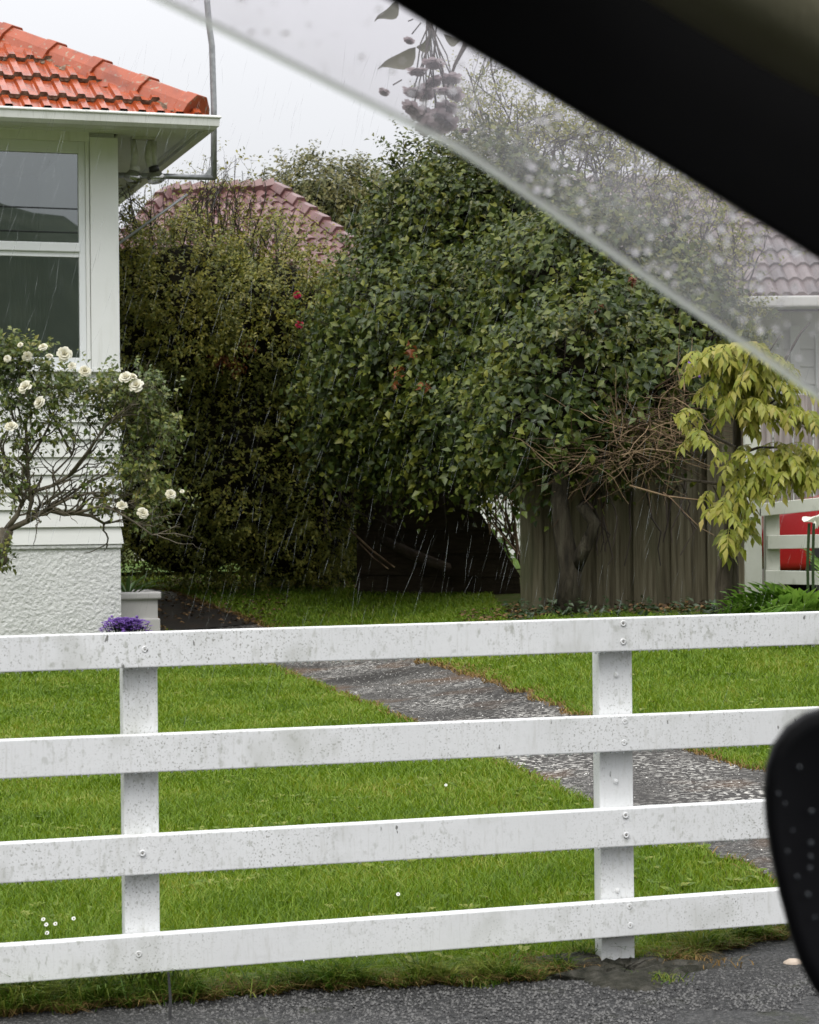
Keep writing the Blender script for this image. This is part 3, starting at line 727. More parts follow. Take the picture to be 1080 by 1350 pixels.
# planter with a strap-leaved plant at the corner
tp = TW+.25
sp0, zp1 = PS(158, 781, tp); sp1 = PS(213, 781, tp)[0]; zp0 = float(gz(*S(sp1, tp, 0)[:2]))
pc = S((sp0+sp1)/2-.1, tp+.25, zp0)
pot = thing('planter', pc, 'square grey painted planter with rolled rim at the house corner', 'planter')
def sq(m, s0, s1, t0, t1, z0, z1, b=0): m.box((s0, t0, z0), (s1, t1, z1), S)
bw = sp1-sp0
M().box((sp0-.3, tp+.02, zp0+.06), (sp1-.028, tp+.5, zp1-.06), S).build('body', m_planter, pot, bevel=.008)
M().box((sp0-.33, tp-.005, zp0), (sp1-.012, tp+.53, zp0+.17), S).build('foot', m_planter, pot, bevel=.012)
r_ = M()
s0, s1, t0, t1 = sp0-.33, sp1, tp-.01, tp+.54
r_.box((s0, t0, zp1-.065), (s1, t0+.06, zp1), S); r_.box((s0, t1-.06, zp1-.065), (s1, t1, zp1), S)
r_.box((s1-.06, t0+.0602, zp1-.064), (s1-.0005, t1-.0602, zp1-.001), S); r_.box((s0+.0005, t0+.0602, zp1-.064), (s0+.06, t1-.0602, zp1-.001), S)
r_.build('rim', m_planter, pot, bevel=.022, seg=4)
M().box((s0+.05, t0+.05, zp1-.12), (s1-.05, t1-.05, zp1-.05), S).build('soil', m_soil, pot)
def strap(m, p, d, ln, w, droop, n=7):
    d = norm(np.array(d, float)); side = norm(np.cross(d, [0, 0, 1.])+1e-6); V_ = []
    for i in range(n):
        q = i/(n-1); c = p + d*ln*q + np.array([0, 0, -droop*ln*q*q]); ww = w*(1-q**2.2)*(.6+.8*min(q*3, 1))/1.4 + .0005
        V_ += [c-side*ww/2+EZ*ww*.25, c, c+side*ww/2+EZ*ww*.25]
    m.add(V_, [f for i in range(n-1) for f in ((3*i, 3*i+1, 3*i+4, 3*i+3), (3*i+1, 3*i+2, 3*i+5, 3*i+4))])
pp = S(sp0+.09, tp+.16, zp1-.06)
pl = thing('strap_leaf_plant', pp, 'pointed green strap leaves growing out of the grey planter', 'plant')
for i in range(11):
    q = M(); a = i/11*2*math.pi+.3; strap(q, pp, (math.cos(a)*.8, math.sin(a)*.5, .55+.5*RNG.random()), .36+.1*RNG.random(), .04, .35)
    q.build('strap_leaf', m_strap, pl)
q = M(); strap(q, pp+EX*.02, (.9, -.1, .7), .38, .045, .3); q.build('strap_leaf', m_strap, pl)
q = M(); strap(q, pp+EX*.03, (.95, -.3, .4), .34, .045, .3); q.build('strap_leaf', m_strap, pl)
# purple flowering plant in front of it
tq = TW-.35
c = np.array(S(PS(165, 822, tq)[0], tq, 0)); zt_ = PS(165, 816, tq)[1]; c[2] = float(gz(c[0], c[1]))
pu = thing('purple_flower_plant', c, 'clump of purple flower heads peeking over the top fence rail by the house base', 'flowers')
n = 620; P = np.stack([RNG.normal(size=n)*.085, RNG.normal(size=n)*.07, np.zeros(n)], 1)
P = np.clip(P, -.18, .18); hz = (zt_-c[2])*(1.03-2.5*np.sum(P[:, :2]**2, 1)*2)
P = c + EX*P[:, :1] + EY*P[:, 1:2] + EZ*(hz - .09*RNG.random(n)**1.5)[:, None]
Pl, Al, Nl, Ll = [], [], [], []
for i in range(5):
    a = RNG.random(n)*6.28; Pl.append(P); Al.append(np.stack([np.cos(a), np.sin(a), .5+0*a], 1)); Nl.append(np.stack([0*a, -.3+0*a, 1+0*a], 1)); Ll.append(.018+.01*RNG.random(n))
V, Fc = leaf_arrays(*map(np.concatenate, (Pl, Al, Nl, Ll)), np.concatenate(Ll)*.6)
tag(mesh('petals', V, Fc, m_purple, pu), kind='stuff')
q = M()
for i in range(120):
    j = RNG.integers(n); q.tube([c+(P[j]-c)*np.array([.5, .5, .0]), P[j]-EZ*.01], .003, 3)
q.build('stems', m_dgrass, pu)
q = M()
for i in range(26):
    j = RNG.integers(n); b_ = P[j]; q.sph(b_+EZ*.03*RNG.random(), .012, 6, 4)
tag(q.build('flower_buds', m_purple, pu), kind='stuff')

# ================================================================== ROSE BUSH (in front of the house)
dR = 15.6
def R(px, py, dd=0.): return W(px, py, dR+dd)
rb = R(-42, 850); rb[2] = float(gz(rb[0], rb[1]))
rose = thing('rose_bush', rb, 'leggy standard rose bush with creamy white blooms in front of the white wall', 'rose bush')
tr = M(); tr.tube([rb, R(-30, 800), R(-12, 755), R(0, 722), R(10, 698)], [.06, .055, .055, .06, .045], 10)
tr.sph(R(-1, 714), .062, 8, 6); tr.sph(R(2, 738), .045, 8, 6)
trunk = tr.build('trunk', m_rbark, rose, smooth=True)
bt = M(); tips = []
limbs = [[(8,700),(40,685),(62,672),(85,678),(100,677),(120,680),(137,690)], [(10,698),(36,688),(42,660),(38,640),(36,600),(34,560)], [(8,698),(22,680),(30,665),(12,640),(4,600)],
         [(40,684),(52,668),(80,650),(70,625),(95,600)], [(38,650),(70,640),(95,625),(115,600),(130,575)], [(40,660),(20,640),(10,610)], [(62,672),(95,655),(120,650),(150,660),(170,668)],
         [(50,680),(68,668),(110,640),(140,625),(165,620)], [(36,610),(55,580),(70,550)], [(100,677),(130,668),(150,672),(180,690),(200,705)], [(90,628),(120,590),(140,560),(165,540)],
         [(95,600),(80,570),(60,530),(45,500)], [(36,600),(20,560),(10,520)], [(130,575),(150,550),(175,520)]]
for i, lb in enumerate(limbs):
    dd = RNG.normal()*.12; P = [R(x, y, dd*j/len(lb)) for j, (x, y) in enumerate(lb)]
    r0 = [.024, .022, .022, .015, .016, .012, .012, .012, .012, .012, .011, .01, .012, .01][i]
    bt.tube(P, np.linspace(r0, r0*.45, len(P)), 6)
    for j in range(1, len(P)):
        for _ in range(3):
            nd = norm(P[j]-P[j-1] + np.array([RNG.normal()*.05, RNG.normal()*.05, .04+RNG.normal()*.04]))
            grow(bt, P[j], nd, .18+.16*RNG.random(), r0*.35, 1, .8, .02, (1, 2), tips, n=4)
bt.build('branches', m_rbark, trunk, smooth=True)
# leaf clusters
def cl(px, py, rx, ry, n, dd=.0, rz=.22):
    c = R(px, py, dd); s = dR/F
    D = rnd(n)*.5; D = D[np.linalg.norm(D, axis=1) < 1.25]
    return c + D*np.array([rx*s, rz, ry*s])
Pc = np.concatenate([cl(15,500,60,55,260), cl(70,515,55,32,90), cl(60,560,65,45,80), cl(20,590,40,50,60), cl(110,545,40,40,26), cl(165,545,42,55,165,.1), cl(205,560,30,50,105,.1),
                     cl(190,520,40,30,95), cl(200,640,28,40,110), cl(165,620,35,25,70), cl(195,690,14,22,26), cl(135,660,28,22,40), cl(20,470,40,25,110), cl(140,520,30,40,70), cl(228,655,14,8,16), cl(10,640,30,30,40), cl(222,570,18,24,40), cl(100,510,20,18,40),cl(4,735,14,16,26)])
Nn = norm(rnd(len(Pc)) + np.array([0, -.3, .5]))
P, A, N, L, st = shoots(Pc, Nn, 6, .12, .046, face=(0, -.5, .5))
V, Fc = leaf_arrays(P, A, N, L, L*.6, .2, .15)
V2, F2 = stems(*st, .002, np.arange(len(Pc)))
tag(mesh('leaves', V, Fc, m_rleaf, rose), kind='stuff'); tag(mesh('leaf_stems', V2, F2, m_rbark, rose), kind='stuff')
def bloom(c, r, mat, parent, name='rose', open_=1.0, face=(0, -.8, .5)):
    face = norm(np.array(face, float)+.25*RNG.normal(size=3)); a = norm(np.cross(face, [0, 0, 1.])); b = np.cross(a, face)
    Vs, Fs = [], []; k = 0
    for ring, (n, rr, tilt, ln) in enumerate(((7, .55, .1, .85), (6, .42, .55, .8), (5, .25, 1.0, .7), (4, .1, 1.5, .55))):
        for i in range(n):
            q = 2*math.pi*i/n + ring*.6+RNG.normal()*.15; dr = math.cos(q)*a+math.sin(q)*b; tg = -math.sin(q)*a+math.cos(q)*b
            up = norm(dr*math.cos(tilt*.9)+face*math.sin(tilt*.9)*1.0)
            base = c + dr*r*rr*.25 ; wd = r*.75; L = r*ln*open_
            g = [base-tg*wd*.25, base+tg*wd*.25, base+up*L*.6+tg*wd*.55+face*r*.12, base+up*L*.6-tg*wd*.55+face*r*.12, base+up*L+tg*wd*.3+face*r*.02, base+up*L-tg*wd*.3+face*r*.02]
            Vs += g; Fs += [(k, k+1, k+2, k+3), (k+3, k+2, k+4, k+5)]; k += 6
    return M().add(Vs, Fs).build(name, mat, parent, smooth=True)
for (px_, py_, r_) in ((34,511,10), (53,531,9), (15,563,8.5), (36,470,7), (57,458,6), (85,467,10), (112,490,8), (166,498,9), (180,509,10), (161,667,7.5), (188,677,8), (225,652,7), (10,473,5), (95,483,6), (175,497,6), (27,455,4), (240,648,3), (65,470,5)):
    bloom(R(px_, py_, -.28), r_*dR/F*1.05, m_rose, rose)

# ================================================================== HEDGES
def stuff(name, geo, mat, parent): return tag(mesh(name, geo[0], geo[1], mat, parent), kind='stuff')
# fine-leaved shrub behind the house corner
bl = [blob(180,420,60,120,21.5,.8), blob(250,415,105,115,21.6,1.0), blob(345,430,105,115,21.8,1.0), blob(420,470,80,110,21.8,.9),
      blob(215,570,90,150,22.0,.9), blob(320,570,120,150,22.1,1.0), blob(410,600,90,150,22.4,.9), blob(250,680,120,95,22.5,.8), blob(370,690,110,90,22.6,.8)]
c0 = W(300, 770, 22.6); c0[2] = float(gz(c0[0], c0[1]))
hl = thing('hedge_shrub', c0, 'tall fine-leaved olive green shrub with spiky shoots right behind the white house', 'shrub')
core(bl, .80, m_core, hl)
Pc, Nn = blob_pts(bl, 10500, .26)
P, A, N, L, st = shoots(Pc, Nn, 9, .22, .046, up=.55, spread=.8)
stuff('leaves', (lambda VF: VF)(leaf_arrays(P, A, N, L, L*.52, .2, .2)), m_leafL, hl)
stuff('stems', stems(*st, .004, np.arange(0, len(Pc), 3)), m_twigd, hl)
# yellower growth at the crown
ty = [blob(165,300,22,30,21.3,.3), blob(230,395,45,40,20.7,.25), blob(240,440,16,20,20.6,.15), blob(190,340,40,30,20.9,.3), blob(330,325,85,34,21.2,.4), blob(425,350,45,50,21.1,.3), blob(240,350,70,50,20.8,.4), blob(250,310,50,30,21.4,.3), blob(330,390,90,55,20.7,.4), blob(190,400,50,50,20.8,.4), blob(280,440,80,40,20.6,.3), blob(240,350,70,50,20.8,.4)]
Pc, Nn = blob_pts(ty, 1300, .8); P, A, N, L, st = shoots(Pc, Nn, 9, .25, .045, up=.5)
stuff('crown_leaves', leaf_arrays(P, A, N, L, L*.5, .2, .2), m_leafT, hl)
q = M(); tips = []
for (px_, py_) in [(165,300),(175,310),(200,290),(240,270),(255,280),(268,265),(275,280),(285,270),(295,285),(310,275),(230,300),(330,290),(350,310),(262,300),(280,300),(340,330),(370,320)]:
    for k_ in range(4):
        p = W(px_+RNG.normal()*9, py_+38, 21.3+RNG.normal()*.2); grow(q, p, (RNG.normal()*.3, RNG.normal()*.2, 1), .34+.2*RNG.random(), .008, 2, .5, .08, (1, 3), tips, n=4)
q.build('bare_twigs', m_twigd, hl)
tp_ = np.array([t[0] for t in tips]); td = np.array([t[1] for t in tips])
sel = RNG.random(len(tp_)) < .45
P, A, N, L, _ = shoots(tp_[sel], td[sel], 3, .1, .045); stuff('tip_leaves', leaf_arrays(P, A, N, L, L*.5), m_leafT, hl)
# dead reddish sprays
dp = np.concatenate([np.stack([W(px_+RNG.normal()*6, py_+RNG.normal()*4, 20.85+RNG.normal()*.1) for _ in range(26)]) for px_, py_ in ((285,472),(300,476),(312,484),(325,456))])
P, A, N, L, st = shoots(dp, norm(rnd(len(dp))+np.array([0, -.5, 0])), 3, .06, .04); stuff('dead_leaves', leaf_arrays(P, A, N, L, L*.4, .3, .4), m_rust, hl)
for px_, py_ in ((392,389),(395,428)):
    o = bloom(W(px_, py_, 20.55), 6.0*20.5/F, m_redrose, None, 'red_rose')
    tag(o, 'red rose bloom in the hedge, the %s one of two' % ('upper smaller' if py_ < 400 else 'lower brighter'), 'flower', 'red roses in the hedge')

# broad-leaved climbing shrub in the middle
br = [blob(575,350,78,112,20.6,1.0), blob(650,325,110,112,20.6,1.1), blob(770,395,130,105,18.6,1.0), blob(528,455,92,105,20.0,.9), blob(640,470,140,125,19.6,1.0),
      blob(790,490,130,85,17.5,.8), blob(890,445,70,60,17.6,.6), blob(490,540,70,80,20.3,.7), blob(600,560,80,55,19.4,.7), blob(465,470,45,70,21.2,.6), blob(720,555,75,48,17.2,.6), blob(850,515,60,50,17.2,.5), blob(660,560,60,48,18.2,.6)]
c0 = W(640, 770, 21.5); c0[2] = float(gz(c0[0], c0[1]))
hr = thing('climbing_shrub', c0, 'huge rounded broad-leaved dark green climber arching over the shaded lawn corner', 'shrub')
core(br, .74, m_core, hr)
Pc, Nn = blob_pts(br, 10500, .30)
P, A, N, L, st = shoots(Pc, Nn, 8, .34, .077, up=.02, spread=.75, Lvar=.5)
big = np.argsort(P[:, 1])[:9000]; pick = RNG.choice(big, 300, replace=False); rest = np.setdiff1d(np.arange(len(P)), pick)
stuff('leaves', leaf_arrays(P[rest], A[rest], N[rest], L[rest], L[rest]*.62, .15, .25), m_leafR, hr)
stuff('stems', stems(*st, .005, np.arange(0, len(Pc), 2)), m_twigd, hr)
lm = one_leaf(m_leafR); leaf_objects(lm, P[pick], A[pick], N[pick], L[pick]*1.05, hr, 'leaf', 1.1)
# lighter shoots on the crown and long whips
tx = [blob(600,215,80,28,20.3,.5), blob(545,275,38,34,20.2,.4), blob(680,270,60,35,19.9,.4), blob(620,260,60,30,19.8,.4), blob(760,325,60,30,18.2,.4), blob(505,350,30,40,20.2,.4), blob(640,380,70,30,18.8,.2), blob(850,400,60,22,17.6,.4), blob(780,440,60,25,16.9,.2)]
Pc, Nn = blob_pts(tx, 900, .9); P, A, N, L, st = shoots(Pc, Nn, 9, .35, .062, up=.5)
m_leafS = pm('new_shoot_leaf', [(.035,.055,.010), (.075,.095,.015), (.12,.12,.02)], 2, .36, .45, transl=.28, island=.6)
stuff('new_leaves', leaf_arrays(P, A, N, L, L*.55, .2, .2), m_leafS, hr)
q = M(); tips = []
for (x0, y0, x1, y1) in ((530,230,532,183),(532,215,512,208),(545,225,500,212),(560,215,548,186),(590,215,585,180),(575,215,568,196),(610,215,618,185),(510,255,490,240)):
    a, b_ = W(x0, y0+14, 20.3), W(x1, y1, 20.2); q.tube([a, (a+b_)/2+np.array([.02, 0, .03]), b_], [.008, .006, .003], 5)
    for k_ in range(5): u_ = .35+.65*k_/4; tips.append((a*(1-u_)+b_*u_, norm(b_-a)))
q.build('whip_shoots', m_twigd, hr)
tp_ = np.array([t[0] for t in tips]); td = np.array([t[1] for t in tips]); P, A, N, L, _ = shoots(tp_, td, 4, .10, .075)
stuff('whip_leaves', leaf_arrays(P, A, N, L, L*.5), m_leafR, hr)
dp = np.concatenate([np.stack([W(px_+RNG.normal()*3, py_+RNG.normal()*4, (18.3 if px_ < 700 else 16.9)+RNG.normal()*.1) for _ in range(7)]) for px_, py_ in ((540,462),(525,495),(790,408),(835,365),(560,510))])
P, A, N, L, st = shoots(dp, norm(rnd(len(dp))+np.array([0, -.5, 0])), 2, .06, .06); stuff('dead_leaves', leaf_arrays(P, A, N, L, L*.5, .3, .4), m_rust, hr)

# dark growth at the back of the hollow
bd = [blob(480,660,70,120,23.6,.6), blob(550,640,55,110,24.2,.6), blob(420,720,70,60,23.4,.5), blob(560,730,90,50,24.2,.5), blob(600,590,48,50,23.6,.5)]
c0 = W(540, 770, 24.0); c0[2] = float(gz(c0[0], c0[1]))
hb = thing('shaded_shrub', c0, 'very dark shrub filling the shaded hollow under the arching climber', 'shrub')
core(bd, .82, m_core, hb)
Pc, Nn = blob_pts(bd, 2600, .25); P, A, N, L, st = shoots(Pc, Nn, 7, .25, .075, up=.1); stuff('leaves', leaf_arrays(P, A, N, L, L*.55), m_leafR, hb)
q = M(); tips = []
for i in range(60):
    p = W(RNG.uniform(430, 690), RNG.uniform(560, 640), RNG.uniform(21, 23)); grow(q, p, (RNG.normal()*.4, RNG.normal()*.3, -1), .6*RNG.random()+.3, .009, 1, .6, -.02, (1, 3), tips, n=4)
q.build('hanging_twigs', m_twigd, hb)

# twiggy shrub standing up behind, seen through the wet deflector
c0 = W(800, 760, 23.5); c0[2] = float(gz(c0[0], c0[1]))
ht = thing('twiggy_tree', c0, 'sparse twiggy tree with small leaves rising behind the climber, seen through the wet deflector', 'tree')
q = M(); tips = []
q.tube([c0, W(790, 600, 23.5), W(780, 420, 23.4)], [.12, .10, .07], 8)
for px_ in range(600, 1000, 13):
    top = np.interp(px_, [590, 640, 720, 820, 900, 1000], [190, 120, 150, 190, 250, 330])
    for k_ in range(3):
        y0 = top + 95 + RNG.normal()*22; p = W(px_+RNG.normal()*9, y0, 22.8+RNG.normal()*.4)
        grow(q, p, (RNG.normal()*.35, RNG.normal()*.25, 1), (.42+.3*RNG.random()), .012, 3, .5, .05, (2, 3), tips, n=3)
for px_ in range(620, 980, 40):
    q.tube([W(785, 480, 23.4), W((px_+785)/2, 400, 23.2), W(px_, np.interp(px_, [600, 1000], [270, 400]), 23)], [.05, .03, .016], 6)
q.build('branches', m_twigd, ht)
tp_ = np.array([t[0] for t in tips]); td = np.array([t[1] for t in tips]); sel = RNG.random(len(tp_)) < .8
P, A, N, L, st = shoots(tp_[sel], td[sel], 4, .14, .048); stuff('leaves', leaf_arrays(P, A, N, L, L*.5), m_leafL, ht)
bt_ = [blob(700,330,110,75,22.9,.5), blob(830,370,110,70,22.9,.5), blob(930,420,70,60,22.8,.5)]
Pc, Nn = blob_pts(bt_, 2300, .9); P, A, N, L, st = shoots(Pc, Nn, 7, .3, .05, up=.4); stuff('inner_leaves', leaf_arrays(P, A, N, L, L*.5), m_leafL, ht)
stuff('twigs', stems(*st, .004, np.arange(0, len(Pc), 2)), m_twigd, ht)

# far tree beyond the roofs
c0 = W(430, 640, 46)
ft = thing('far_tree', np.array([c0[0], c0[1], .5]), 'rounded pale olive tree beyond the faded red roof', 'tree')
bf = [blob(420,285,75,65,46,1.5), blob(475,290,55,55,46,1.4), blob(370,300,50,45,46,1.3), blob(520,300,50,45,46,1.2)]
q = M(); q.tube([np.array([c0[0], c0[1], .5]), W(435, 420, 46), W(430, 300, 46)], [.3, .25, .12], 8)
for px_, py_ in ((390,270),(480,270),(430,240),(510,290)): q.tube([W(434, 380, 46), W((px_+434)/2, 320, 46), W(px_, py_, 45.7)], [.14, .09, .03], 6)
q.build('trunk', m_bark, ft)
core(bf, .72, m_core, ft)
Pc, Nn = blob_pts(bf, 3800, .35); P, A, N, L, st = shoots(Pc, Nn, 6, .5, .13, up=.6); stuff('crown', leaf_arrays(P, A, N, L, L*.45), m_leafFar, ft)

# ================================================================== DARK TIMBER FENCE, GAP AND LEANING BOARDS
dF = 17.2
fl_ = W(690, 800, dF); fr_ = W(986, 800, dF+.25)
fz = float(gz(fl_[0], dF))-.12
pf = thing('paling_fence', ((fl_[0]+fr_[0])/2, dF, fz), 'dark weathered mossy board fence under the climber, right of the gap', 'fence')
fd = norm(np.array([fr_[0]-fl_[0], fr_[1]-fl_[1], 0])); fnn = np.array([fd[1], -fd[0], 0]); Lf = np.linalg.norm((fr_-fl_)[:2])
npal = 12; pw = Lf/npal
zt1 = W(960, 512, dF)[2]
f0_ = np.array([fl_[0], fl_[1], 0])
def FR(a, b_, z): return f0_ + fd*a - fnn*b_ + EZ*z
for i in range(npal):
    dx = RNG.normal()*.004; q = M(); off = .012*(i % 2)+.004*RNG.normal()
    q.box((i*pw-.016*(1-i % 2)+dx, off+.02*(i % 2), fz), ((i+1)*pw+.016*(1-i % 2)+dx, off+.02*(i % 2)+.018, zt1+RNG.normal()*.02), FR)
    q.build('paling', m_darkwood, pf, bevel=.003, seg=1)
for z in (fz+.35, fz+1.2, zt1-.25):
    q = M(); q.box((0, .06, z), (Lf, .11, z+.09), FR); q.build('fence_rail', m_darkwood, pf)
for a in (0.02, Lf*.5):
    q = M(); q.box((a, .112, fz), (a+.1, .21, zt1), FR); q.build('fence_post', m_darkwood, pf)
# leaning dark boards left of the gap
pa = [W(470,640,22.4), W(608,628,21.2), W(692,752,20.6), W(692,778,20.6), W(470,775,22.4)]
lp = thing('leaning_boards', W(600, 775, 21.3), 'dark old board panel in the hollow with a slanting broken edge beside the gap', 'panel')
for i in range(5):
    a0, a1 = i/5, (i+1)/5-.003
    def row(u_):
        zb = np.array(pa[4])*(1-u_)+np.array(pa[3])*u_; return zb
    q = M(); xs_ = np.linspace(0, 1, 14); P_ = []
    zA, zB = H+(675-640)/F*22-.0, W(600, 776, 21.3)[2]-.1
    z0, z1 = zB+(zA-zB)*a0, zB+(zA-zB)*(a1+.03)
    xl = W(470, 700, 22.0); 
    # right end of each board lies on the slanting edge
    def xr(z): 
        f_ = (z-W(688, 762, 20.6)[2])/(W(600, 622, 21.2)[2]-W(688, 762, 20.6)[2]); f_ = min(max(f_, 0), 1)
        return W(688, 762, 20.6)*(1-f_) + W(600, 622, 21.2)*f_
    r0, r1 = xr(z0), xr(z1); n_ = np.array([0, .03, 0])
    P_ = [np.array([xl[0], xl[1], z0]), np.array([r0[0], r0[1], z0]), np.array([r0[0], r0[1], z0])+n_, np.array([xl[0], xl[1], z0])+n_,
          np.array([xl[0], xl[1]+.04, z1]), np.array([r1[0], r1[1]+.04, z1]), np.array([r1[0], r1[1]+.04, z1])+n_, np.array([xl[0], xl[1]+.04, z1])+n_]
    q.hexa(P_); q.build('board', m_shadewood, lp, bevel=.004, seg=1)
# fallen timber pieces
for (a, b_, r_, lab) in (((460,697,21.6),(520,748,20.8),.009,'thin pale pole leaning in the dark hollow, left of the fallen log'), ((474,716,21.4),(512,750,20.7),.006,'shorter thin stick lying beside the leaning pole in the hollow'), ((505,712,21.6),(590,748,20.6),.05,'fallen brown log lying on the lawn edge in the dark hollow')):
    p0, p1 = W(*a), W(*b_)
    o = M().tube([p0, (p0+p1)/2+np.array([0, 0, -.02]), p1], [r_, r_*1.1, r_*.9], 8).build('log' if r_ > .04 else 'pole', m_twig if r_ < .04 else m_shadewood, smooth=True)
    tag(o, lab, 'log' if r_ > .04 else 'pole')
# thin stems standing along the slanting edge in the gap
c0 = W(672, 780, 20.4)
gs = thing('gap_shrub', c0, 'thin leaning stems with a few light green leaves in the bright gap beside the fence', 'shrub')
q = M(); 
for i in range(16):
    u_ = RNG.random(); b_ = W(692-70*u_*RNG.random(), 758-60*u_, 20.35+RNG.random()*.3); e = W(612+75*RNG.random(), 615+40*RNG.random(), 20.5+.3*RNG.random())
    q.tube([b_, (b_+e)/2+np.array([RNG.normal()*.04, 0, RNG.normal()*.04]), e], [.010, .008, .005], 5)
q.build('stems', m_twig, gs)
Pc = np.stack([W(672+RNG.normal()*9, 690+RNG.normal()*34, 21.0+RNG.random()*.5) for _ in range(24)])
P, A, N, L, st = shoots(Pc, norm(rnd(24)+np.array([0, -.6, .3])), 3, .12, .10); stuff('leaves', leaf_arrays(P, A, N, L, L*.6), m_fern, gs)
Pc = np.stack([W(650+RNG.normal()*22, 618+RNG.normal()*16, 20.0+RNG.random()*.8) for _ in range(100)])
P, A, N, L, st = shoots(Pc, norm(rnd(100)+np.array([0, -.3, -.6])), 4, .15, .085); stuff('overhanging_leaves', leaf_arrays(P, A, N, L, L*.6), m_leafR, gs)
stuff('overhanging_stems', stems(*st, .004, np.arange(100)), m_twigd, gs)

# gnarled trunk against the fence and dead twigs above it
c0 = W(748, 792, 16.75); c0[2] = float(gz(c0[0], c0[1]))-.02
gt_ = thing('old_vine_trunk', c0, 'old twisting brown trunk growing up against the dark board fence', 'trunk')
q = M()
q.tube([c0, W(752,750,16.8), W(742,700,16.8), W(738,660,16.8), W(742,600,16.9), W(730,540,17.2)], [.105, .085, .075, .07, .06, .05], 9)
q.tube([W(756,752,16.8), W(772,720,16.7), W(784,690,16.7), W(768,668,16.7), W(778,640,16.75), W(800,600,16.9), W(830,560,17)], [.06, .055, .05, .05, .04, .03, .02], 8)
q.build('trunk', m_vine, gt_, smooth=True)
q = M()
for i in range(16):
    x0 = RNG.uniform(775, 900); y0 = RNG.uniform(620, 650); p = [W(x0, y0, 16.9)]
    for k_ in range(5): x0 += RNG.normal()*5; y0 += RNG.uniform(8, 28); p.append(W(x0, y0, 16.95))
    q.tube(p, np.linspace(.010, .004, 6), 4)
q.build('hanging_stems', m_twigd, gt_)
dt = thing('dead_twig_tangle', W(850, 600, 17), 'tangle of dry brown dead twigs bulging over the top of the dark fence', 'dead twigs')
q = M()
def twig(q, c, ln, r, d):
    d = norm(d); p = [c]; 
    for _ in range(5): d = norm(d+.17*RNG.normal(size=3)); p.append(p[-1]+d*ln/5)
    q.tube(p, np.linspace(r, r*.4, 6), 4)
for i in range(260):
    u_ = min(1, RNG.random()**.6); px_ = 740+165*u_+RNG.normal()*16; py_ = 615-60*u_+RNG.normal()*(10+24*u_)
    if px_ > 935 or py_ > 660: continue
    twig(q, W(px_, py_, 16.5+RNG.normal()*.2), .25+.35*RNG.random(), .0018+.003*RNG.random(), RNG.normal(size=3)*np.array([1, .5, .6]))
for i in range(60): twig(q, W(RNG.uniform(690, 900), 610+RNG.normal()*22, 17.3+RNG.normal()*.2), .3+.3*RNG.random(), .004+.003*RNG.random(), RNG.normal(size=3)*np.array([1, .4, .7]))
for (x0, y0, x1, y1) in ((830,562,905,590),(820,600,890,596),(830,640,930,660),(850,520,930,490)):
    a, b_ = W(x0, y0, 16.5), W(x1, y1, 16.3); q.tube([a, (a+b_)/2+np.array([0, 0, .05*RNG.normal()]), b_], [.008, .007, .004], 5)
tag(q.build('twigs', m_twig, dt), kind='stuff')
bx = [blob(840,575,70,62,17.6,.4), blob(720,600,50,28,17.8,.35)]
Pc, Nn = blob_pts(bx, 500, .7); tag(mesh('fine_twigs', *stems(Pc, norm(rnd(len(Pc))), .3+.3*RNG.random(len(Pc)), .0045, np.arange(len(Pc))), m_twig, dt), kind='stuff')

# ================================================================== NEIGHBOUR'S SIDE
dW = 15.6
def BX(x0, x1, y0, y1, d, dep=.1):
    a = W(x0, y1, d); b_ = W(x1, y0, d); q = M(); q.box((a[0], d, a[2]), (b_[0], d+dep, b_[2])); return q
gp = W(994, 806, dW); gzn = float(gz(gp[0], dW))-.1
wp = thing('white_gate_post', (gp[0], dW, gzn), 'tall slim white post at the right end of the dark board fence', 'post')
a = W(985, 806, dW); b_ = W(1003, 528, dW)
q = M(); q.box((a[0], dW, gzn), (b_[0], dW+.1, b_[2])); q.build('shaft', m_oldwhite, wp, bevel=.006)
q = M(); q.box((a[0]-.012, dW-.012, b_[2]+.001), (b_[0]+.012, dW+.112, b_[2]+.03)); q.build('cap', m_oldwhite, wp, bevel=.008)
rf2 = thing('ranch_fence', (gp[0]+.8, dW+.1, gzn), 'old white rail fence behind the ferns at the right, in front of a red car', 'fence')
z0_ = W(1020, 655, dW)[2]
q = M(); a = W(1012, 790, dW); b_ = W(1033, 668, dW); q.box((a[0], dW+.052, gzn), (a[0]+.1, dW+.152, b_[2])); q.build('post', m_oldwhite, rf2, bevel=.005)
q = M(); q.box((a[0]+1.6, dW+.052, gzn), (a[0]+1.7, dW+.152, b_[2])); q.build('post', m_oldwhite, rf2, bevel=.005)
for (x0, y0, y1, sl_) in ((1001,664,681,-.10),(1013,706,724,-.02),(1010,752,770,.02)):
    q = M(); P_ = []
    for t in (dW, dW+.05):
        for (xx, dy) in ((x0, 0), (1420, (1420-x0)*sl_)):
            for yy in (y1, y0): 
                k_, m_ = ray(xx, yy+dy); P_.append(np.array([k_*dW, t, H+m_*dW]))
    P_ = [P_[0], P_[2], P_[6], P_[4], P_[1], P_[3], P_[7], P_[5]]
    q.hexa(P_); q.build('rail', m_oldwhite, rf2, bevel=.004)
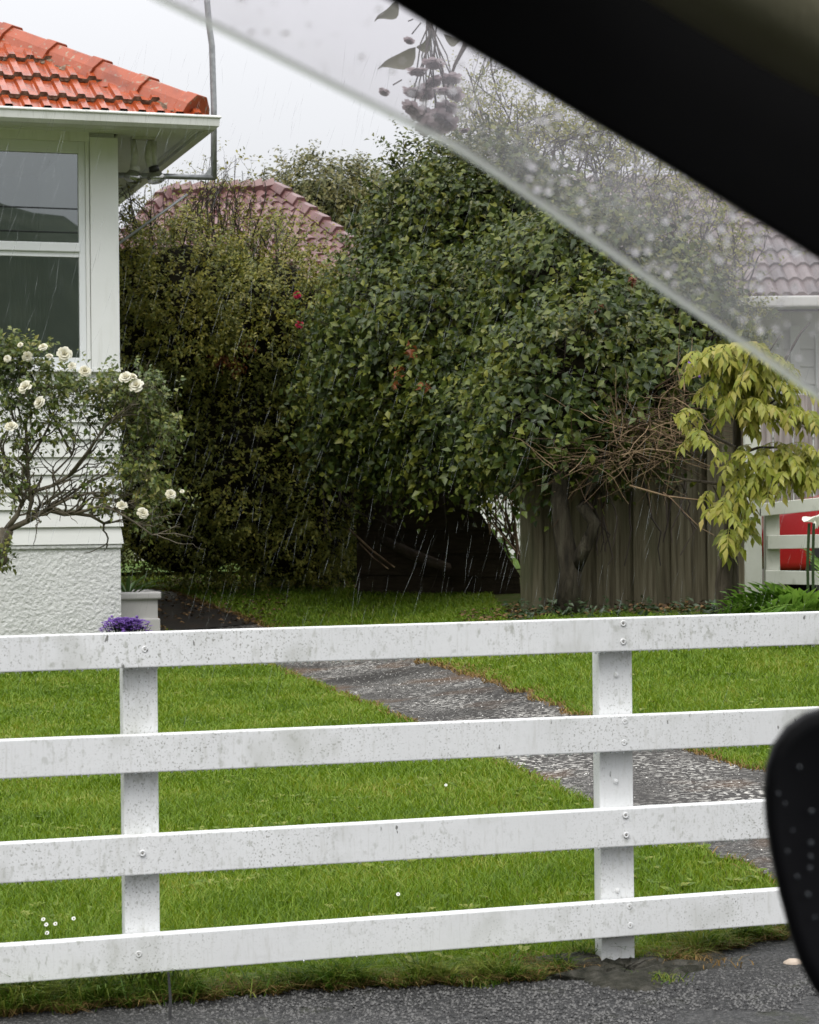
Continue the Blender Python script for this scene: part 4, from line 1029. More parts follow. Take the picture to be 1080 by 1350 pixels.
# red car parked behind
rc0 = W(1003, 800, 18.2)+np.array([.75, 0, 0]); rz_ = .44
car2 = thing('red_car', (rc0[0]+1.2, 18.9, rz_), 'red hatchback parked behind the old white rail fence at the right edge', 'car')
side = [(-1.9,.28),(-1.95,.55),(-1.85,.78),(-1.2,.90),(-.55,1.32),(.9,1.36),(1.6,1.0),(1.92,.9),(1.95,.4),(1.85,.28)]
def CB(a, y, z): return np.array([rc0[0]+1.2+a, y, rz_+z])
body = M().prism(side, CB, 18.2, 19.8).build('body', m_red, car2, bevel=.07, seg=3, smooth=True)
M().prism([(-1.02,.92),(-.5,1.27),(-.02,1.28),(-.02,.94)], CB, 18.19, 18.2).build('front_window', m_cglass, body)
M().prism([(.03,.94),(.03,1.28),(.82,1.3),(1.3,.98)], CB, 18.19, 18.2).build('rear_window', m_cglass, body)
for a_ in (-1.25, 1.2):
    for y_ in (18.16, 19.66):
        V_, n = [], 20
        for yy in (y_, y_+.18):
            for r_ in (.30, .19): V_ += [CB(a_+r_*math.cos(2*math.pi*j/n), yy, .30+r_*math.sin(2*math.pi*j/n)) for j in range(n)]
        Fc = [(j, (j+1) % n, n+(j+1) % n, n+j) for j in range(n)]+[(2*n+j, 3*n+j, 3*n+(j+1) % n, 2*n+(j+1) % n) for j in range(n)]+[(j, 2*n+j, 2*n+(j+1) % n, (j+1) % n) for j in range(n)]
        wh = M().add(V_, Fc).build('wheel', m_tyre, car2)
        V_ = [CB(a_+.19*math.cos(2*math.pi*j/n), y_+.03, .30+.19*math.sin(2*math.pi*j/n)) for j in range(n)]
        M().add(V_, [tuple(range(n))]).build('rim', m_chrome, wh)
M().prism([(1.7,.62),(1.7,.76),(1.935,.72),(1.94,.60)], CB, 18.17, 18.4).build('tail_light', m_chrome, body, bevel=.02)
# grey paling fence further back
dG = 21.0
gx0 = W(915, 600, dG)[0]; zg = W(1040, 519, dG)[2]; gf = thing('grey_paling_fence', (gx0+1, dG, .4), 'weathered pale grey board fence with peeling paint behind the yellow shrub', 'fence')
for i in range(18):
    q = M(); q.box((gx0+i*.19, dG+.01*(i % 2), .35), (gx0+i*.19+.175, dG+.01*(i % 2)+.02, zg+RNG.normal()*.006)); q.build('paling', m_greywood, gf, bevel=.003, seg=1)
for z in (.8, zg-.35):
    q = M(); q.box((gx0, dG+.04, z), (gx0+3.4, dG+.09, z+.09)); q.build('fence_rail', m_greywood, gf)
# neighbour's house
dN = 24.5
def NX(px): return W(px, 500, dN)[0]
zgut = W(1050, 410, dN)[2]
nh = thing('neighbour_house', (NX(1000), dN, .5), 'white weatherboard house with brown tiled roof behind the grey fence, partly through the wet deflector', 'house')
x0, x1 = NX(735), NX(1500)
q = M(); q.box((x0, dN+.02, .3), (x1, dN+6, zgut)); q.build('wall', m_board, nh)
i = 0; z = .45
while z < zgut-.1:
    q = M(); P_ = [(x0-.01, dN-.02, z), (x1, dN-.02, z), (x1, dN+.015, z), (x0-.01, dN+.015, z), (x0-.01, dN+.004, z+.20), (x1, dN+.004, z+.20), (x1, dN+.015, z+.20), (x0-.01, dN+.015, z+.20)]
    q.hexa(P_); q.build('weatherboard', m_board, nh); z += .195
def NB_(px0, px1, py0, py1, t0, t1, name, mat, par):
    a, b_ = W(px0, py1, dN), W(px1, py0, dN); q = M(); q.box((a[0], dN+t0, a[2]), (b_[0], dN+t1, b_[2])); return q.build(name, mat, par, bevel=.006)
NB_(1043, 1053, 430, 640, -.06, .03, 'corner_board', m_upvc, nh)
wn = NB_(1075, 1150, 440, 520, -.05, .01, 'window', m_upvc, nh); NB_(1081, 1144, 446, 515, -.055, -.04, 'pane', m_glass, wn)
q = M(); q.box((x0-.5, dN-.75, zgut-.02), (x1, dN-.62, zgut+.10)); q.build('gutter', m_gutter, nh, bevel=.02)
q = M(); q.box((x0-.45, dN-.615, zgut+.02), (x1, dN+.02, zgut+.04)); q.build('soffit', m_soffit, nh)
m_btile = pm('brown_roof_tile', [(.065,.050,.046), (.105,.080,.074), (.15,.118,.110)], 3, .35, .45, island=.5)
V_, Fc = [], []; k = 0
for r_ in range(9):
    lo = x0-.5 + (max(0, r_-3)*.0)
    for c_ in range(int((x1-lo)/.15)):
        xa = lo+c_*.15; y0 = dN-.7+r_*.36; z0 = zgut+.09+r_*.36*.55
        if r_ > 0 and False: continue
        V_ += [(xa, y0, z0+.02), (xa+.05, y0, z0+.055), (xa+.10, y0, z0+.055), (xa+.15, y0, z0+.02), (xa, y0+.38, z0+.20), (xa+.05, y0+.38, z0+.235), (xa+.10, y0+.38, z0+.235), (xa+.15, y0+.38, z0+.20), (xa, y0, z0-.02), (xa+.15, y0, z0-.02)]
        Fc += [(k, k+1, k+5, k+4), (k+1, k+2, k+6, k+5), (k+2, k+3, k+7, k+6), (k+8, k+9, k+3, k+2, k+1, k)]; k += 10
nr_ = M(); nr_.add([(x0-.5, dN-.72, zgut+.06), (x1, dN-.72, zgut+.06), (x1, dN+2.6, zgut+.06+3.3*.55), (x0-.5, dN+2.6, zgut+.06+3.3*.55)], [(0, 1, 2, 3)])
nr_.add([(x0-.5, dN+2.6, zgut+.06+3.3*.55), (x1, dN+2.6, zgut+.06+3.3*.55), (x1, dN+6.7, zgut), (x0-.5, dN+6.7, zgut)], [(0, 1, 2, 3)])
nroof = nr_.build('roof', m_tunder, nh)
tag(M().add(V_, Fc).build('roof_tiles', m_btile, nroof), kind='stuff')
q = M(); q.add([(-4, 25.2, .575), (9, 25.2, .575), (9, 33, .575), (-4, 33, .575)], [(0, 1, 2, 3)])
m_back = pm('back_lawn_grass', [(.05,.10,.012), (.09,.16,.02), (.14,.19,.03)], 9, .8, .2, bump=1, bscale=60, bdist=.03)
tag(q.build('back_lawn', m_back), kind='structure')
dH = 31.0
sa_, sb_ = W(585, 700, dH), W(790, 560, dH); sh = thing('white_shed', ((sa_[0]+sb_[0])/2, dH, .5), 'white boarded shed glimpsed through the bright gap beside the dark fence', 'shed')
q = M(); q.box((sa_[0], dH+.02, .3), (sb_[0], dH+3, sb_[2])); q.build('wall', m_trim, sh)
for i in range(int((sb_[2]-.4)/.22)):
    q = M(); z = .4+i*.22; q.hexa([(sa_[0], dH-.025, z), (sb_[0], dH-.025, z), (sb_[0], dH+.015, z), (sa_[0], dH+.015, z), (sa_[0], dH+.005, z+.225), (sb_[0], dH+.005, z+.225), (sb_[0], dH+.015, z+.225), (sa_[0], dH+.015, z+.225)]); q.build('weatherboard', m_trim, sh)
q = M(); q.add([(sa_[0]-.2, dH-.3, sb_[2]), (sb_[0]+.2, dH-.3, sb_[2]), (sb_[0]+.2, dH+1.6, sb_[2]+.7), (sa_[0]-.2, dH+1.6, sb_[2]+.7), (sa_[0]-.2, dH+3.3, sb_[2]), (sb_[0]+.2, dH+3.3, sb_[2])], [(0, 1, 2, 3), (3, 2, 5, 4)]); q.build('roof', m_pink, sh)
# faded red roof between the shrubs
dP = 33.0
ph = thing('red_roof_house', (W(320, 600, dP)[0], dP, .5), 'distant house with faded pinkish red tiled hip roof above the hedge', 'house')
def PW(px, py, d): return W(px, py, d)
e0, e1 = PW(120, 372, dP-2), PW(520, 372, dP-2); r0, r1 = PW(222, 258, dP+1.2), PW(362, 252, dP+1.2)
back0, back1 = e0+np.array([.3, 7, 0]), e1+np.array([-.3, 7, 0])
wl = M(); wl.box((e0[0]+.5, dP-1.5, .3), (e1[0]-.5, dP+4.4, e0[2])); wl.build('wall', m_brick, ph)
proof = M().add([e0, e1, r1, r0, back0, back1], [(0, 1, 2, 3), (1, 5, 2), (0, 3, 4), (3, 2, 5, 4)]).build('roof', m_pink, ph)
V_, Fc = [], []; k = 0
def tiles_on(A_, B_, C_, D_, rows, tw):
    """courses of ribbed tiles on quad A-B (eave) D-C (top)"""
    global k
    nn = norm(np.cross(B_-A_, D_-A_)); 
    for r_ in range(rows):
        u0, u1 = r_/rows, (r_+1.12)/rows
        L0, R0 = A_+(D_-A_)*u0, B_+(C_-B_)*u0; L1, R1 = A_+(D_-A_)*min(u1, 1), B_+(C_-B_)*min(u1, 1)
        n_ = max(1, int(np.linalg.norm(R0-L0)/tw))
        for c_ in range(n_):
            pts_ = []
            for f_, hgt in ((0, .03), (.35, .075), (.7, .075), (1, .03)):
                q_ = (c_+f_)/n_; pts_.append((L0+(R0-L0)*q_+nn*hgt, L1+(R1-L1)*q_+nn*(hgt-.03)))
            V_.extend([p[0] for p in pts_]+[p[1] for p in pts_]+[pts_[0][0]-nn*.05, pts_[3][0]-nn*.05])
            Fc.extend([(k, k+1, k+5, k+4), (k+1, k+2, k+6, k+5), (k+2, k+3, k+7, k+6), (k+8, k+9, k+3, k+2, k+1, k)]); k += 10
tiles_on(e0, e1, r1, r0, 12, .17); tiles_on(e1, back1, r1+np.array([0, .02, 0]), r1, 12, .17)
tag(M().add(V_, Fc).build('roof_tiles', m_pink, proof), kind='stuff')
for (a, b_) in ((r1, e1), (r0, e0), (r0, r1)):
    n_ = 9
    for i in range(n_):
        p, q_ = a+(b_-a)*i/n_, a+(b_-a)*(i+1.06)/n_
        M().tube([p+EZ*.06, q_+EZ*.09], [.10, .13], 6).build('ridge_tile', m_pink, proof)
# gable peak of that roof's neighbour at the left
# ================================================================== YELLOW SHRUB (wisteria-like), FERNS, LILY
dY = 14.9
c0 = W(958, 806, dY); c0[2] = float(gz(c0[0], c0[1]))-.02
ws = thing('yellow_green_climber', c0, 'yellow-green shrub with drooping pointed leaflets beside the white post', 'shrub')
q = M()
q.tube([c0, W(957,760,dY), W(962,720,dY), W(972,640,dY), W(972,560,dY), W(985,500,dY)], [.055, .05, .045, .035, .03, .02], 8)
q.tube([c0+np.array([.05, 0, 0]), W(968,740,dY), W(960,700,dY), W(985,640,dY-.1), W(1030,610,dY-.1), W(1075,600,dY-.1)], [.035, .03, .028, .022, .016, .01], 7)
q.tube([c0-np.array([.04, 0, 0]), W(948,770,dY), W(960,690,dY-.05), W(975,590,dY-.05)], [.03, .028, .024, .015], 7)
wt = q.build('trunk', m_bark, ws, smooth=True)
q = M()
brs = [[(972,560),(950,480),(925,465)],[(975,540),(1000,470),(1030,470)],[(980,520),(990,460),(960,455)],[(985,560),(1030,520),(1060,560)],[(970,590),(940,575),(905,555),(880,545)],[(972,600),(1000,590),(1040,590),(1085,600)],
       [(965,700),(950,660),(940,640)],[(970,690),(985,660),(1000,690)],[(972,640),(1010,620),(1060,640)],[(985,510),(1010,480),(1000,450)],[(965,640),(900,632),(872,622)],[(1020,510),(1010,470),(1030,440)],[(1032,480),(1055,440),(1068,425)]]
for b_ in brs:
    P_ = [W(x, y, dY-.1+RNG.normal()*.06) for x, y in b_]; q.tube(P_, np.linspace(.012, .004, len(P_)), 5)
q.build('branches', m_bark, ws)
LP_, LA, LN, LL = [], [], [], []
rach = M()
def compound(px, py, ln, dirx=0, dd=0):
    base = W(px, py, dY-.15+dd); az = RNG.uniform(-1, 1)+dirx; out_ = np.array([math.sin(az), -abs(math.cos(az))*.8, RNG.uniform(-.1, .45)]); out_ = norm(out_); p = base
    pts_ = [p]; d_ = out_
    for i in range(6): d_ = norm(d_+np.array([0, 0, -.22])); p = p+d_*ln/6; pts_.append(p)
    rach.tube(pts_, .0025, 3)
    for i in range(1, 7):
        t_ = norm(pts_[i]-pts_[i-1]); sd_ = norm(np.cross(t_, EZ)+1e-6)
        for sg in ((-1, 1) if i < 6 else (0,)):
            LP_.append(pts_[i]); LA.append(norm(sd_*sg*.75+t_*.5+np.array([0, 0, -.55])+.15*RNG.normal(size=3))); LN.append(norm(np.array([0, -.4, .8])+.25*RNG.normal(size=3))); LL.append(.070+.035*RNG.random())
def field(cx_, cy_, rx_, ry_, n, ln=.3, dirx=0):
    for _ in range(n):
        a = RNG.random()*6.28; r_ = math.sqrt(RNG.random()); compound(cx_+rx_*r_*math.cos(a), cy_+ry_*r_*math.sin(a), ln*.78*(.75+.5*RNG.random()), dirx, RNG.normal()*.12)
field(975, 472, 55, 22, 46); field(936, 466, 18, 9, 8); field(985, 510, 45, 28, 34); field(1022, 525, 34, 24, 20, .3, .6); field(1052, 545, 20, 12, 8, .26, .6); field(975, 460, 40, 8, 14); field(965, 520, 22, 22, 10, .24); field(990, 545, 26, 14, 9, .24); field(995, 640, 22, 14, 8, .24)
field(1015, 598, 52, 16, 26); field(1062, 605, 30, 26, 24); field(1090, 610, 20, 22, 10); field(955, 655, 22, 18, 9, .26); field(975, 680, 28, 22, 12, .24); field(985, 625, 28, 22, 12, .26)
field(900, 545, 16, 8, 4, .22); field(912, 568, 10, 10, 4, .24); field(965, 710, 16, 12, 4, .2)
tag(rach.build('leaf_stalks', m_wist, ws), kind='stuff')
LP_, LA, LN, LL = map(np.array, (LP_, LA, LN, LL))
od = RNG.permutation(len(LP_)); pk, rs = od[:300], od[300:]
wm = one_leaf(m_wist, 'leaflet')
leaf_objects(wm, LP_[pk], LA[pk], LN[pk], LL[pk], ws, 'leaflet', .72)
stuff('leaflets', leaf_arrays(LP_[rs], LA[rs], LN[rs], LL[rs], LL[rs]*.40, .18, .2), m_wist, ws)
# purple raceme remnant
q = M()
for i in range(26): q.sph(W(918+RNG.normal()*7, 484+RNG.normal()*6, 16.2), .012, 5, 4)
o = q.build('flower_raceme', m_purple, ws)

# ferns, strap leaves and a white lily at the right
fz2 = lambda px, d: float(gz(W(px, 800, d)[0], d))
def fern(px, d, hgt, n, label, mat, spread=1.0):
    c = W(px, 800, d); c[2] = float(gz(c[0], c[1])); t = thing('fern', c, label, 'fern', None)
    for i in range(n):
        a = 2*math.pi*i/n+RNG.normal()*.3; p = c.copy(); d_ = norm(np.array([math.cos(a)*.55*spread, math.sin(a)*.45-.15, 1.])); pts_ = [p]; ln = hgt*(.85+.3*RNG.random())
        for k_ in range(9): d_ = norm(d_+np.array([math.cos(a)*.10*spread, 0, -.16])); p = p+d_*ln*1.25/9; pts_.append(p)
        P_, A_, N_, L_ = [], [], [], []
        for k_ in range(2, 10):
            t_ = norm(pts_[k_]-pts_[k_-1]); sd_ = norm(np.cross(t_, [math.sin(a), -math.cos(a), .2]) + np.cross(t_, EZ))
            for sg in (-1, 1):
                for h_ in (0, .5):
                    P_.append(pts_[k_-1]*(1-h_)+pts_[k_]*h_); A_.append(norm(sd_*sg+t_*.45)); N_.append(norm(np.array([0, -.3, 1])+.2*RNG.normal(size=3))); L_.append(ln*.30*math.sin(math.pi*(k_+h_+1)/12.5)+.02)
        V1, F1 = leaf_arrays(*map(np.array, (P_, A_, N_, L_)), np.array(L_)*.30)
        m_ = M(); m_.add(V1, F1.tolist()); m_.tube(pts_, np.linspace(.006, .002, 10), 4); m_.build('frond', mat, t)
    return t
fern(1108, 14.5, .66, 20, 'bright green fern in front of the red car at the right edge', m_fern)
fern(1072, 14.8, .30, 12, 'smaller bright green fern at the foot of the old white rail fence', m_fern)
c = W(1005, 800, 14.7); c[2] = float(gz(c[0], c[1])); sg_ = thing('dark_strap_clump', c, 'clump of dark narrow strap leaves at the foot of the white post', 'plant')
for i in range(46):
    q = M(); a = RNG.random()*6.28; strap(q, c+np.array([RNG.normal()*.08, RNG.normal()*.05, 0]), (math.cos(a)*.5, math.sin(a)*.4, 1), .18+.18*RNG.random(), .014, .25*RNG.random(), 5); q.build('strap_leaf', m_dgrass, sg_)
for (x_, y_, x2, y2) in ((1012,800,1029,778),(1016,800,1040,775)):
    pass
c = W(1018, 806, 14.5); c[2] = float(gz(c[0], c[1]))
yl = thing('yellowing_leaf_plant', c, 'single upright yellowing leaf beside the ferns at the fence foot', 'plant')
q = M(); strap(q, c, (.35, -.1, 1), .27, .06, .05); q.build('leaf_blade', m_wist, yl)
q = M(); strap(q, c, (.9, -.1, .8), .25, .03, .2); q.build('leaf_blade', m_fern, yl)
c = W(1066, 800, 14.3); c[2] = float(gz(c[0], c[1]))
ly = thing('white_lily', c, 'white arum lily flower on tall dark stems in front of the red car', 'flower')
M().tube([c, W(1065,740,14.3), W(1067,690,14.3)], .010, 6).build('stem', m_dgrass, ly); M().tube([c+np.array([.03,0,0]), W(1072,740,14.3), W(1073,690,14.3)], .010, 6).build('stem', m_dgrass, ly)
V_, n = [], 14
for k_, (r_, zz) in enumerate(((.012, -.03), (.03, .0), (.055, .022), (.075, .025))):
    for j in range(n):
        a = 2*math.pi*j/n; V_.append(W(1075,686,14.3)+np.array([r_*math.cos(a)*1.15, r_*math.sin(a)*.7, zz*(1+.9*math.cos(a-.5))+.012*math.sin(3*a)]))
Fc = [(k_*n+j, k_*n+(j+1) % n, (k_+1)*n+(j+1) % n, (k_+1)*n+j) for k_ in range(3) for j in range(n)]
M().add(V_, Fc).build('flower', m_lily, ly, smooth=True)
# low weeds and soil strip along the fence foot
Pc = np.stack([np.array([x, y, float(gz(x, y))]) for x, y in zip(RNG.uniform(.7, 2.6, 120), RNG.uniform(16.2, 16.9, 120))])
P, A, N, L, st = shoots(Pc, np.tile([0, -.2, 1.], (120, 1)), 5, .14, .06); wd = mesh('weeds', *leaf_arrays(P, A, N, L, L*.45), m_dgrass); tag(wd, kind='stuff')
Pc = np.concatenate([np.stack([RNG.uniform(.4, 2.6, 700), RNG.uniform(16.5, 18.2, 700)], 1), np.stack([RNG.uniform(-2.6, .8, 900), RNG.uniform(22.3, 24, 900)], 1), np.stack([RNG.uniform(-2.6, -1.2, 260), RNG.uniform(19.5, 22, 260)], 1)])
Pc = np.concatenate([Pc, gz(Pc[:, 0], Pc[:, 1])[:, None]+.03], 1); n = len(Pc)
lt = mesh('leaf_litter', *leaf_arrays(Pc, rnd(n)*np.array([1, 1, .15]), np.tile([0, 0, 1.], (n, 1))+.2*rnd(n), .04+.04*RNG.random(n), .03+.02*RNG.random(n)), m_litter); tag(lt, kind='stuff')

# ================================================================== GRASS
def blades(P, ln, wd, lean, n_mat, name, az=None, droop=.6):
    n = len(P); a = RNG.random(n)*2*math.pi if az is None else az; D = np.stack([np.cos(a), np.sin(a)], 1)*(lean*(.3+RNG.random(n)))[:, None]
    b = RNG.random(n)*math.pi; sx = np.stack([np.cos(b)*.8+.4, np.sin(b)*.5, 0*b], 1); sx = norm(sx)*(wd/2)[:, None]
    mid = P + np.stack([D[:, 0]*ln*.45, D[:, 1]*ln*.45, ln*.6], 1); tip = P + np.stack([D[:, 0]*ln*1.25, D[:, 1]*ln*1.25, ln*(1-droop*lean*.4)], 1)
    V = np.stack([P-sx, P+sx, mid-sx*.75, mid+sx*.75, tip], 1).reshape(-1, 3)
    Fc = (np.array([[0,1,3],[0,3,2],[2,3,4]])[None]+(np.arange(n)*5)[:, None, None]).reshape(-1, 3)
    o = mesh(name, V, Fc, n_mat); tag(o, kind='stuff'); return o
def samp(n, y0, y1, pw_):
    y = y0*(y1/y0)**(RNG.random(n)**pw_); x = (RNG.random(n)*2-1)*(.195*y+.25); return np.stack([x, y], 1)
Q = samp(430000, 5.2, 24.2, 1.0)
sc_ = Q@EX[:2]; tc_ = Q@EY[:2]
keep = (tc_ > edge_t(sc_)) & ~inpoly(Q, PATH) & ~inpoly(Q, DW)
keep &= ~((Q[:, 0] > .75) & (Q[:, 1] > 16.45)) & ~((sc_ < SCN+.05) & (tc_ > TW-.02)) & ~((Q[:, 1] > 14.9) & (Q[:, 0] > 2.2))
# bare thin patches towards the shade
keep &= ~((Q[:, 1] > 22.6) & (RNG.random(len(Q)) < .75))
Q = Q[keep]; y = Q[:, 1]
patch = .25+.75*np.sin(Q[:, 0]*3.1+1.7*np.sin(Q[:, 1]*2.3))*np.sin(Q[:, 1]*2.6+1.2*np.sin(Q[:, 0]*4.0))
ln = (.028+.022*RNG.random(len(Q)))*(1+.35*patch)*(1+.015*(y-6)); wd = (.0019+.0015*RNG.random(len(Q)))*(1+.17*(y-5.5))
P = np.concatenate([Q, gz(Q[:, 0], Q[:, 1])[:, None]-.003], 1)
blades(P, ln, wd, .55+.2*RNG.random(len(Q)), m_grass, 'lawn_grass')
n = 2600; Qx = samp(n, 5.6, 20, 1.0); sx_ = Qx@EX[:2]; tx_ = Qx@EY[:2]
ok = (tx_ > edge_t(sx_)+.05) & ~inpoly(Qx, PATH) & ~inpoly(Qx, DW) & ~((Qx[:, 0] > .75) & (Qx[:, 1] > 16.4)) & ~((sx_ < SCN+.1) & (tx_ > TW-.05))
cl_ = np.sin(Qx[:, 0]*5+np.sin(Qx[:, 1]*3))*np.sin(Qx[:, 1]*4.1) > -.1; Qx = Qx[ok & cl_]; n = len(Qx)
P = np.concatenate([Qx, gz(Qx[:, 0], Qx[:, 1])[:, None]+.012], 1); Pl, Al, Nl, Ll = [], [], [], []
for i in range(4):
    a = RNG.random(n)*6.28; Pl.append(P); Al.append(np.stack([np.cos(a), np.sin(a), .55+0*a], 1)); Nl.append(np.stack([0*a, -.3+0*a, 1+0*a], 1)); Ll.append(.022+.022*RNG.random(n))
m_weed = pm('lawn_weed', [(.09,.15,.015), (.17,.24,.03), (.26,.28,.06)], 3, .5, .3, transl=.35, island=.6)
tag(mesh('lawn_weeds', *leaf_arrays(*map(np.concatenate, (Pl, Al, Nl, Ll)), np.concatenate(Ll)*.5), m_weed), kind='stuff')
# long rough fringe along the footpath and fence line
n = 26000; s = RNG.uniform(PS(-60, 1300, TF)[0], PS(1150, 1300, TF)[0], n); off = np.abs(RNG.normal(size=n))*.10
fz_ = .45+.55*sstep(.1, -.5, s)+.5*np.exp(-((s-.75)/.16)**2)
t = edge_t(s)+off*fz_+.0; Pxy = EX[None]*s[:, None]+EY[None]*t[:, None]
cl_ = .5+.5*np.sin(s*23+2*np.sin(s*7)); ln = (.03+.075*RNG.random(n)**1.6*(.4+cl_))*(.6+fz_*.6); 
P = Pxy.copy(); P[:, 2] = gz(P[:, 0], P[:, 1])
sp_ = PS(812, 1283, TF+RT)[0]; kk = ~((np.abs(s-sp_) < .14) & (t < TF+RT+.08)) & (RNG.random(n) < .8); P, ln = P[kk], ln[kk]; n = len(P)
blades(P, ln, .003+.003*RNG.random(n), .8+.6*RNG.random(n), m_tuft, 'rough_grass', az=RNG.normal(size=n)*1.2-1.5)
n = 16000; s = RNG.uniform(PS(-40, 1330, 5.2)[0], PS(1120, 1330, 5.2)[0], n); t = edge_t(s)-RNG.random(n)*.62+.02
P = EX[None]*s[:, None]+EY[None]*t[:, None]; P[:, 2] = gz(P[:, 0], P[:, 1])+.012
r_ = .0025+.0035*RNG.random(n)**1.5; A_ = rnd(n)*np.array([1, 1, .2]); A_ = norm(A_)*r_[:, None]; B_ = np.cross(A_, np.array([0, 0, 1.]))*(.6+.4*RNG.random((n, 1)))
Uz = np.zeros((n, 3)); Uz[:, 2] = r_*.75
V = np.stack([P-A_, P-B_, P+A_, P+B_, P+Uz+A_*.3+B_*.2, P+Uz*.9-A_*.4-B_*.3], 1).reshape(-1, 3)
Fc = (np.array([[0,1,5],[1,2,4],[1,4,5],[2,3,4],[3,0,5],[3,5,4]])[None]+(np.arange(n)*6)[:, None, None]).reshape(-1, 3)
m_chips = pm('asphalt_chip', [(.020,.020,.020), (.055,.054,.053), (.11,.108,.104)], 5, .5, .35, island=.9)
tag(mesh('asphalt_chippings', V, Fc, m_chips), kind='stuff')
# tufts on the asphalt edge, dead grass
def tuft_at(px, py, n, r, ln, mat, name, az=None):
    c = G(px, py); Qx = c[None]+np.stack([RNG.normal(size=n)*r, RNG.normal(size=n)*r*.7, np.zeros(n)], 1); Qx[:, 2] = gz(Qx[:, 0], Qx[:, 1])+.008
    return blades(Qx, ln*(.4+.8*RNG.random(n)), .003+.002*RNG.random(n), np.full(n, .9), mat, name, az)
for (px_, py_, n, r, l_) in ((630,1305,160,.028,.035),(870,1300,130,.030,.035),(210,1325,220,.05,.11),(90,1330,260,.07,.11),(20,1335,200,.06,.10),(905,1250,160,.05,.10),(960,1238,140,.04,.10),(300,1312,160,.06,.07),(150,1318,120,.04,.12)):
    tuft_at(px_, py_, n, r, l_, m_tuft, 'grass_tuft')
n = 7500; s = RNG.uniform(PS(-40, 1300, TF)[0], PS(1100, 1300, TF)[0], n); t = edge_t(s)+np.abs(RNG.normal(size=n))*.045-.012
kk = ~((np.abs(s-sp_) < .12) & (t < TF+RT+.06)); s, t = s[kk], t[kk]; n = len(s)
P = EX[None]*s[:, None]+EY[None]*t[:, None]; P[:, 2] = gz(P[:, 0], P[:, 1])+.006
blades(P, .02+.035*RNG.random(n), .002+.002*RNG.random(n), 1+RNG.random(n), m_straw, 'dead_grass')
for (px_, py_, n) in ((725,1285,240),(660,1292,140),(925,1278,90),(560,1296,110),(700,1276,150)): tuft_at(px_, py_, n, .05, .035, m_straw, 'dead_grass')
# dry brown edge along the garden path
i_ = RNG.integers(0, 139, 5200); f_ = RNG.random(5200)[:, None]; b_ = PRw[i_]*(1-f_)+PRw[i_+1]*f_
ii = RNG.integers(0, 139, 1500); ff = RNG.random(1500)[:, None]; b2 = PLw[ii]*(1-ff)+PLw[ii+1]*ff
Qx = np.concatenate([b_+np.abs(RNG.normal(size=(5200, 1)))*.10*np.array([.55, .8])-.03, b2-np.abs(RNG.normal(size=(1500, 1)))*.02]); ok = np.abs(Qx[:, 0]) < Qx[:, 1]*.2+.3; Qx = Qx[ok]
P = np.concatenate([Qx, gz(Qx[:, 0], Qx[:, 1])[:, None]+.008], 1); n = len(P)
blades(P, .018+.025*RNG.random(n), (.003+.002*RNG.random(n))*(1+.1*(P[:, 1]-6)), 1+RNG.random(n), m_straw, 'dry_path_edge')
# pale chips and petals lying on the garden path
n = 1900; i_ = RNG.integers(20, 118, n); f_ = RNG.random((n, 1))*.94+.03; Qx = PRw[i_]*f_+PLw[i_]*(1-f_)+RNG.normal(size=(n, 2))*.04
P = np.concatenate([Qx, gz(Qx[:, 0], Qx[:, 1])[:, None]+.016], 1)
m_chip = pm('pale_chip', [(.34,.33,.29), (.54,.53,.49), (.62,.61,.57)], 4, .6, island=.8)
o = mesh('path_chips', *leaf_arrays(P, rnd(n)*np.array([1, 1, .03]), np.tile([0, 0, 1.], (n, 1))+.1*rnd(n), .005+.007*RNG.random(n), .006+.008*RNG.random(n)), m_chip); tag(o, kind='stuff')
# daisies
for (px_, py_, lab) in ((57,1212,'upper left white daisy of the small group in the lawn behind the bottom rail'),(61,1219,'white daisy second from left in the group behind the bottom rail'),(73,1218,'white daisy in the middle of the group behind the bottom rail'),(97,1211,'white daisy standing apart, rightmost of the group left of the left post'),(62,1230,'lowest tiny white daisy of the group behind the bottom rail'),(525,1179,'single white daisy in the lawn between the two fence posts'),(588,1035,'small lone white daisy high on the lawn left of the path')):
    p = G(px_, py_, .045); t = thing('daisy', p-EZ*.05, lab, 'daisy', 'daisies in the lawn')
    M().tube([p-EZ*.05, p], .0012, 4).build('stem', m_tuft, t)
    V_, Fc = [], []
    for j in range(12):
        a = 2*math.pi*j/12; U_ = np.array([0, .55, .83]); d_ = np.array([1., 0, 0])*math.cos(a)+U_*math.sin(a); s_ = -np.array([1., 0, 0])*math.sin(a)+U_*math.cos(a)
        V_ += [p, p+d_*.0045+s_*.0018, p+d_*.0068, p+d_*.0045-s_*.0018]; Fc.append((4*j, 4*j+1, 4*j+2, 4*j+3))
    M().add(V_, Fc).build('petals', m_daisy, t)
    M().sph(p+EZ*.001-EY*.001, .0018, 6, 4).build('flower_eye', m_wist, t)

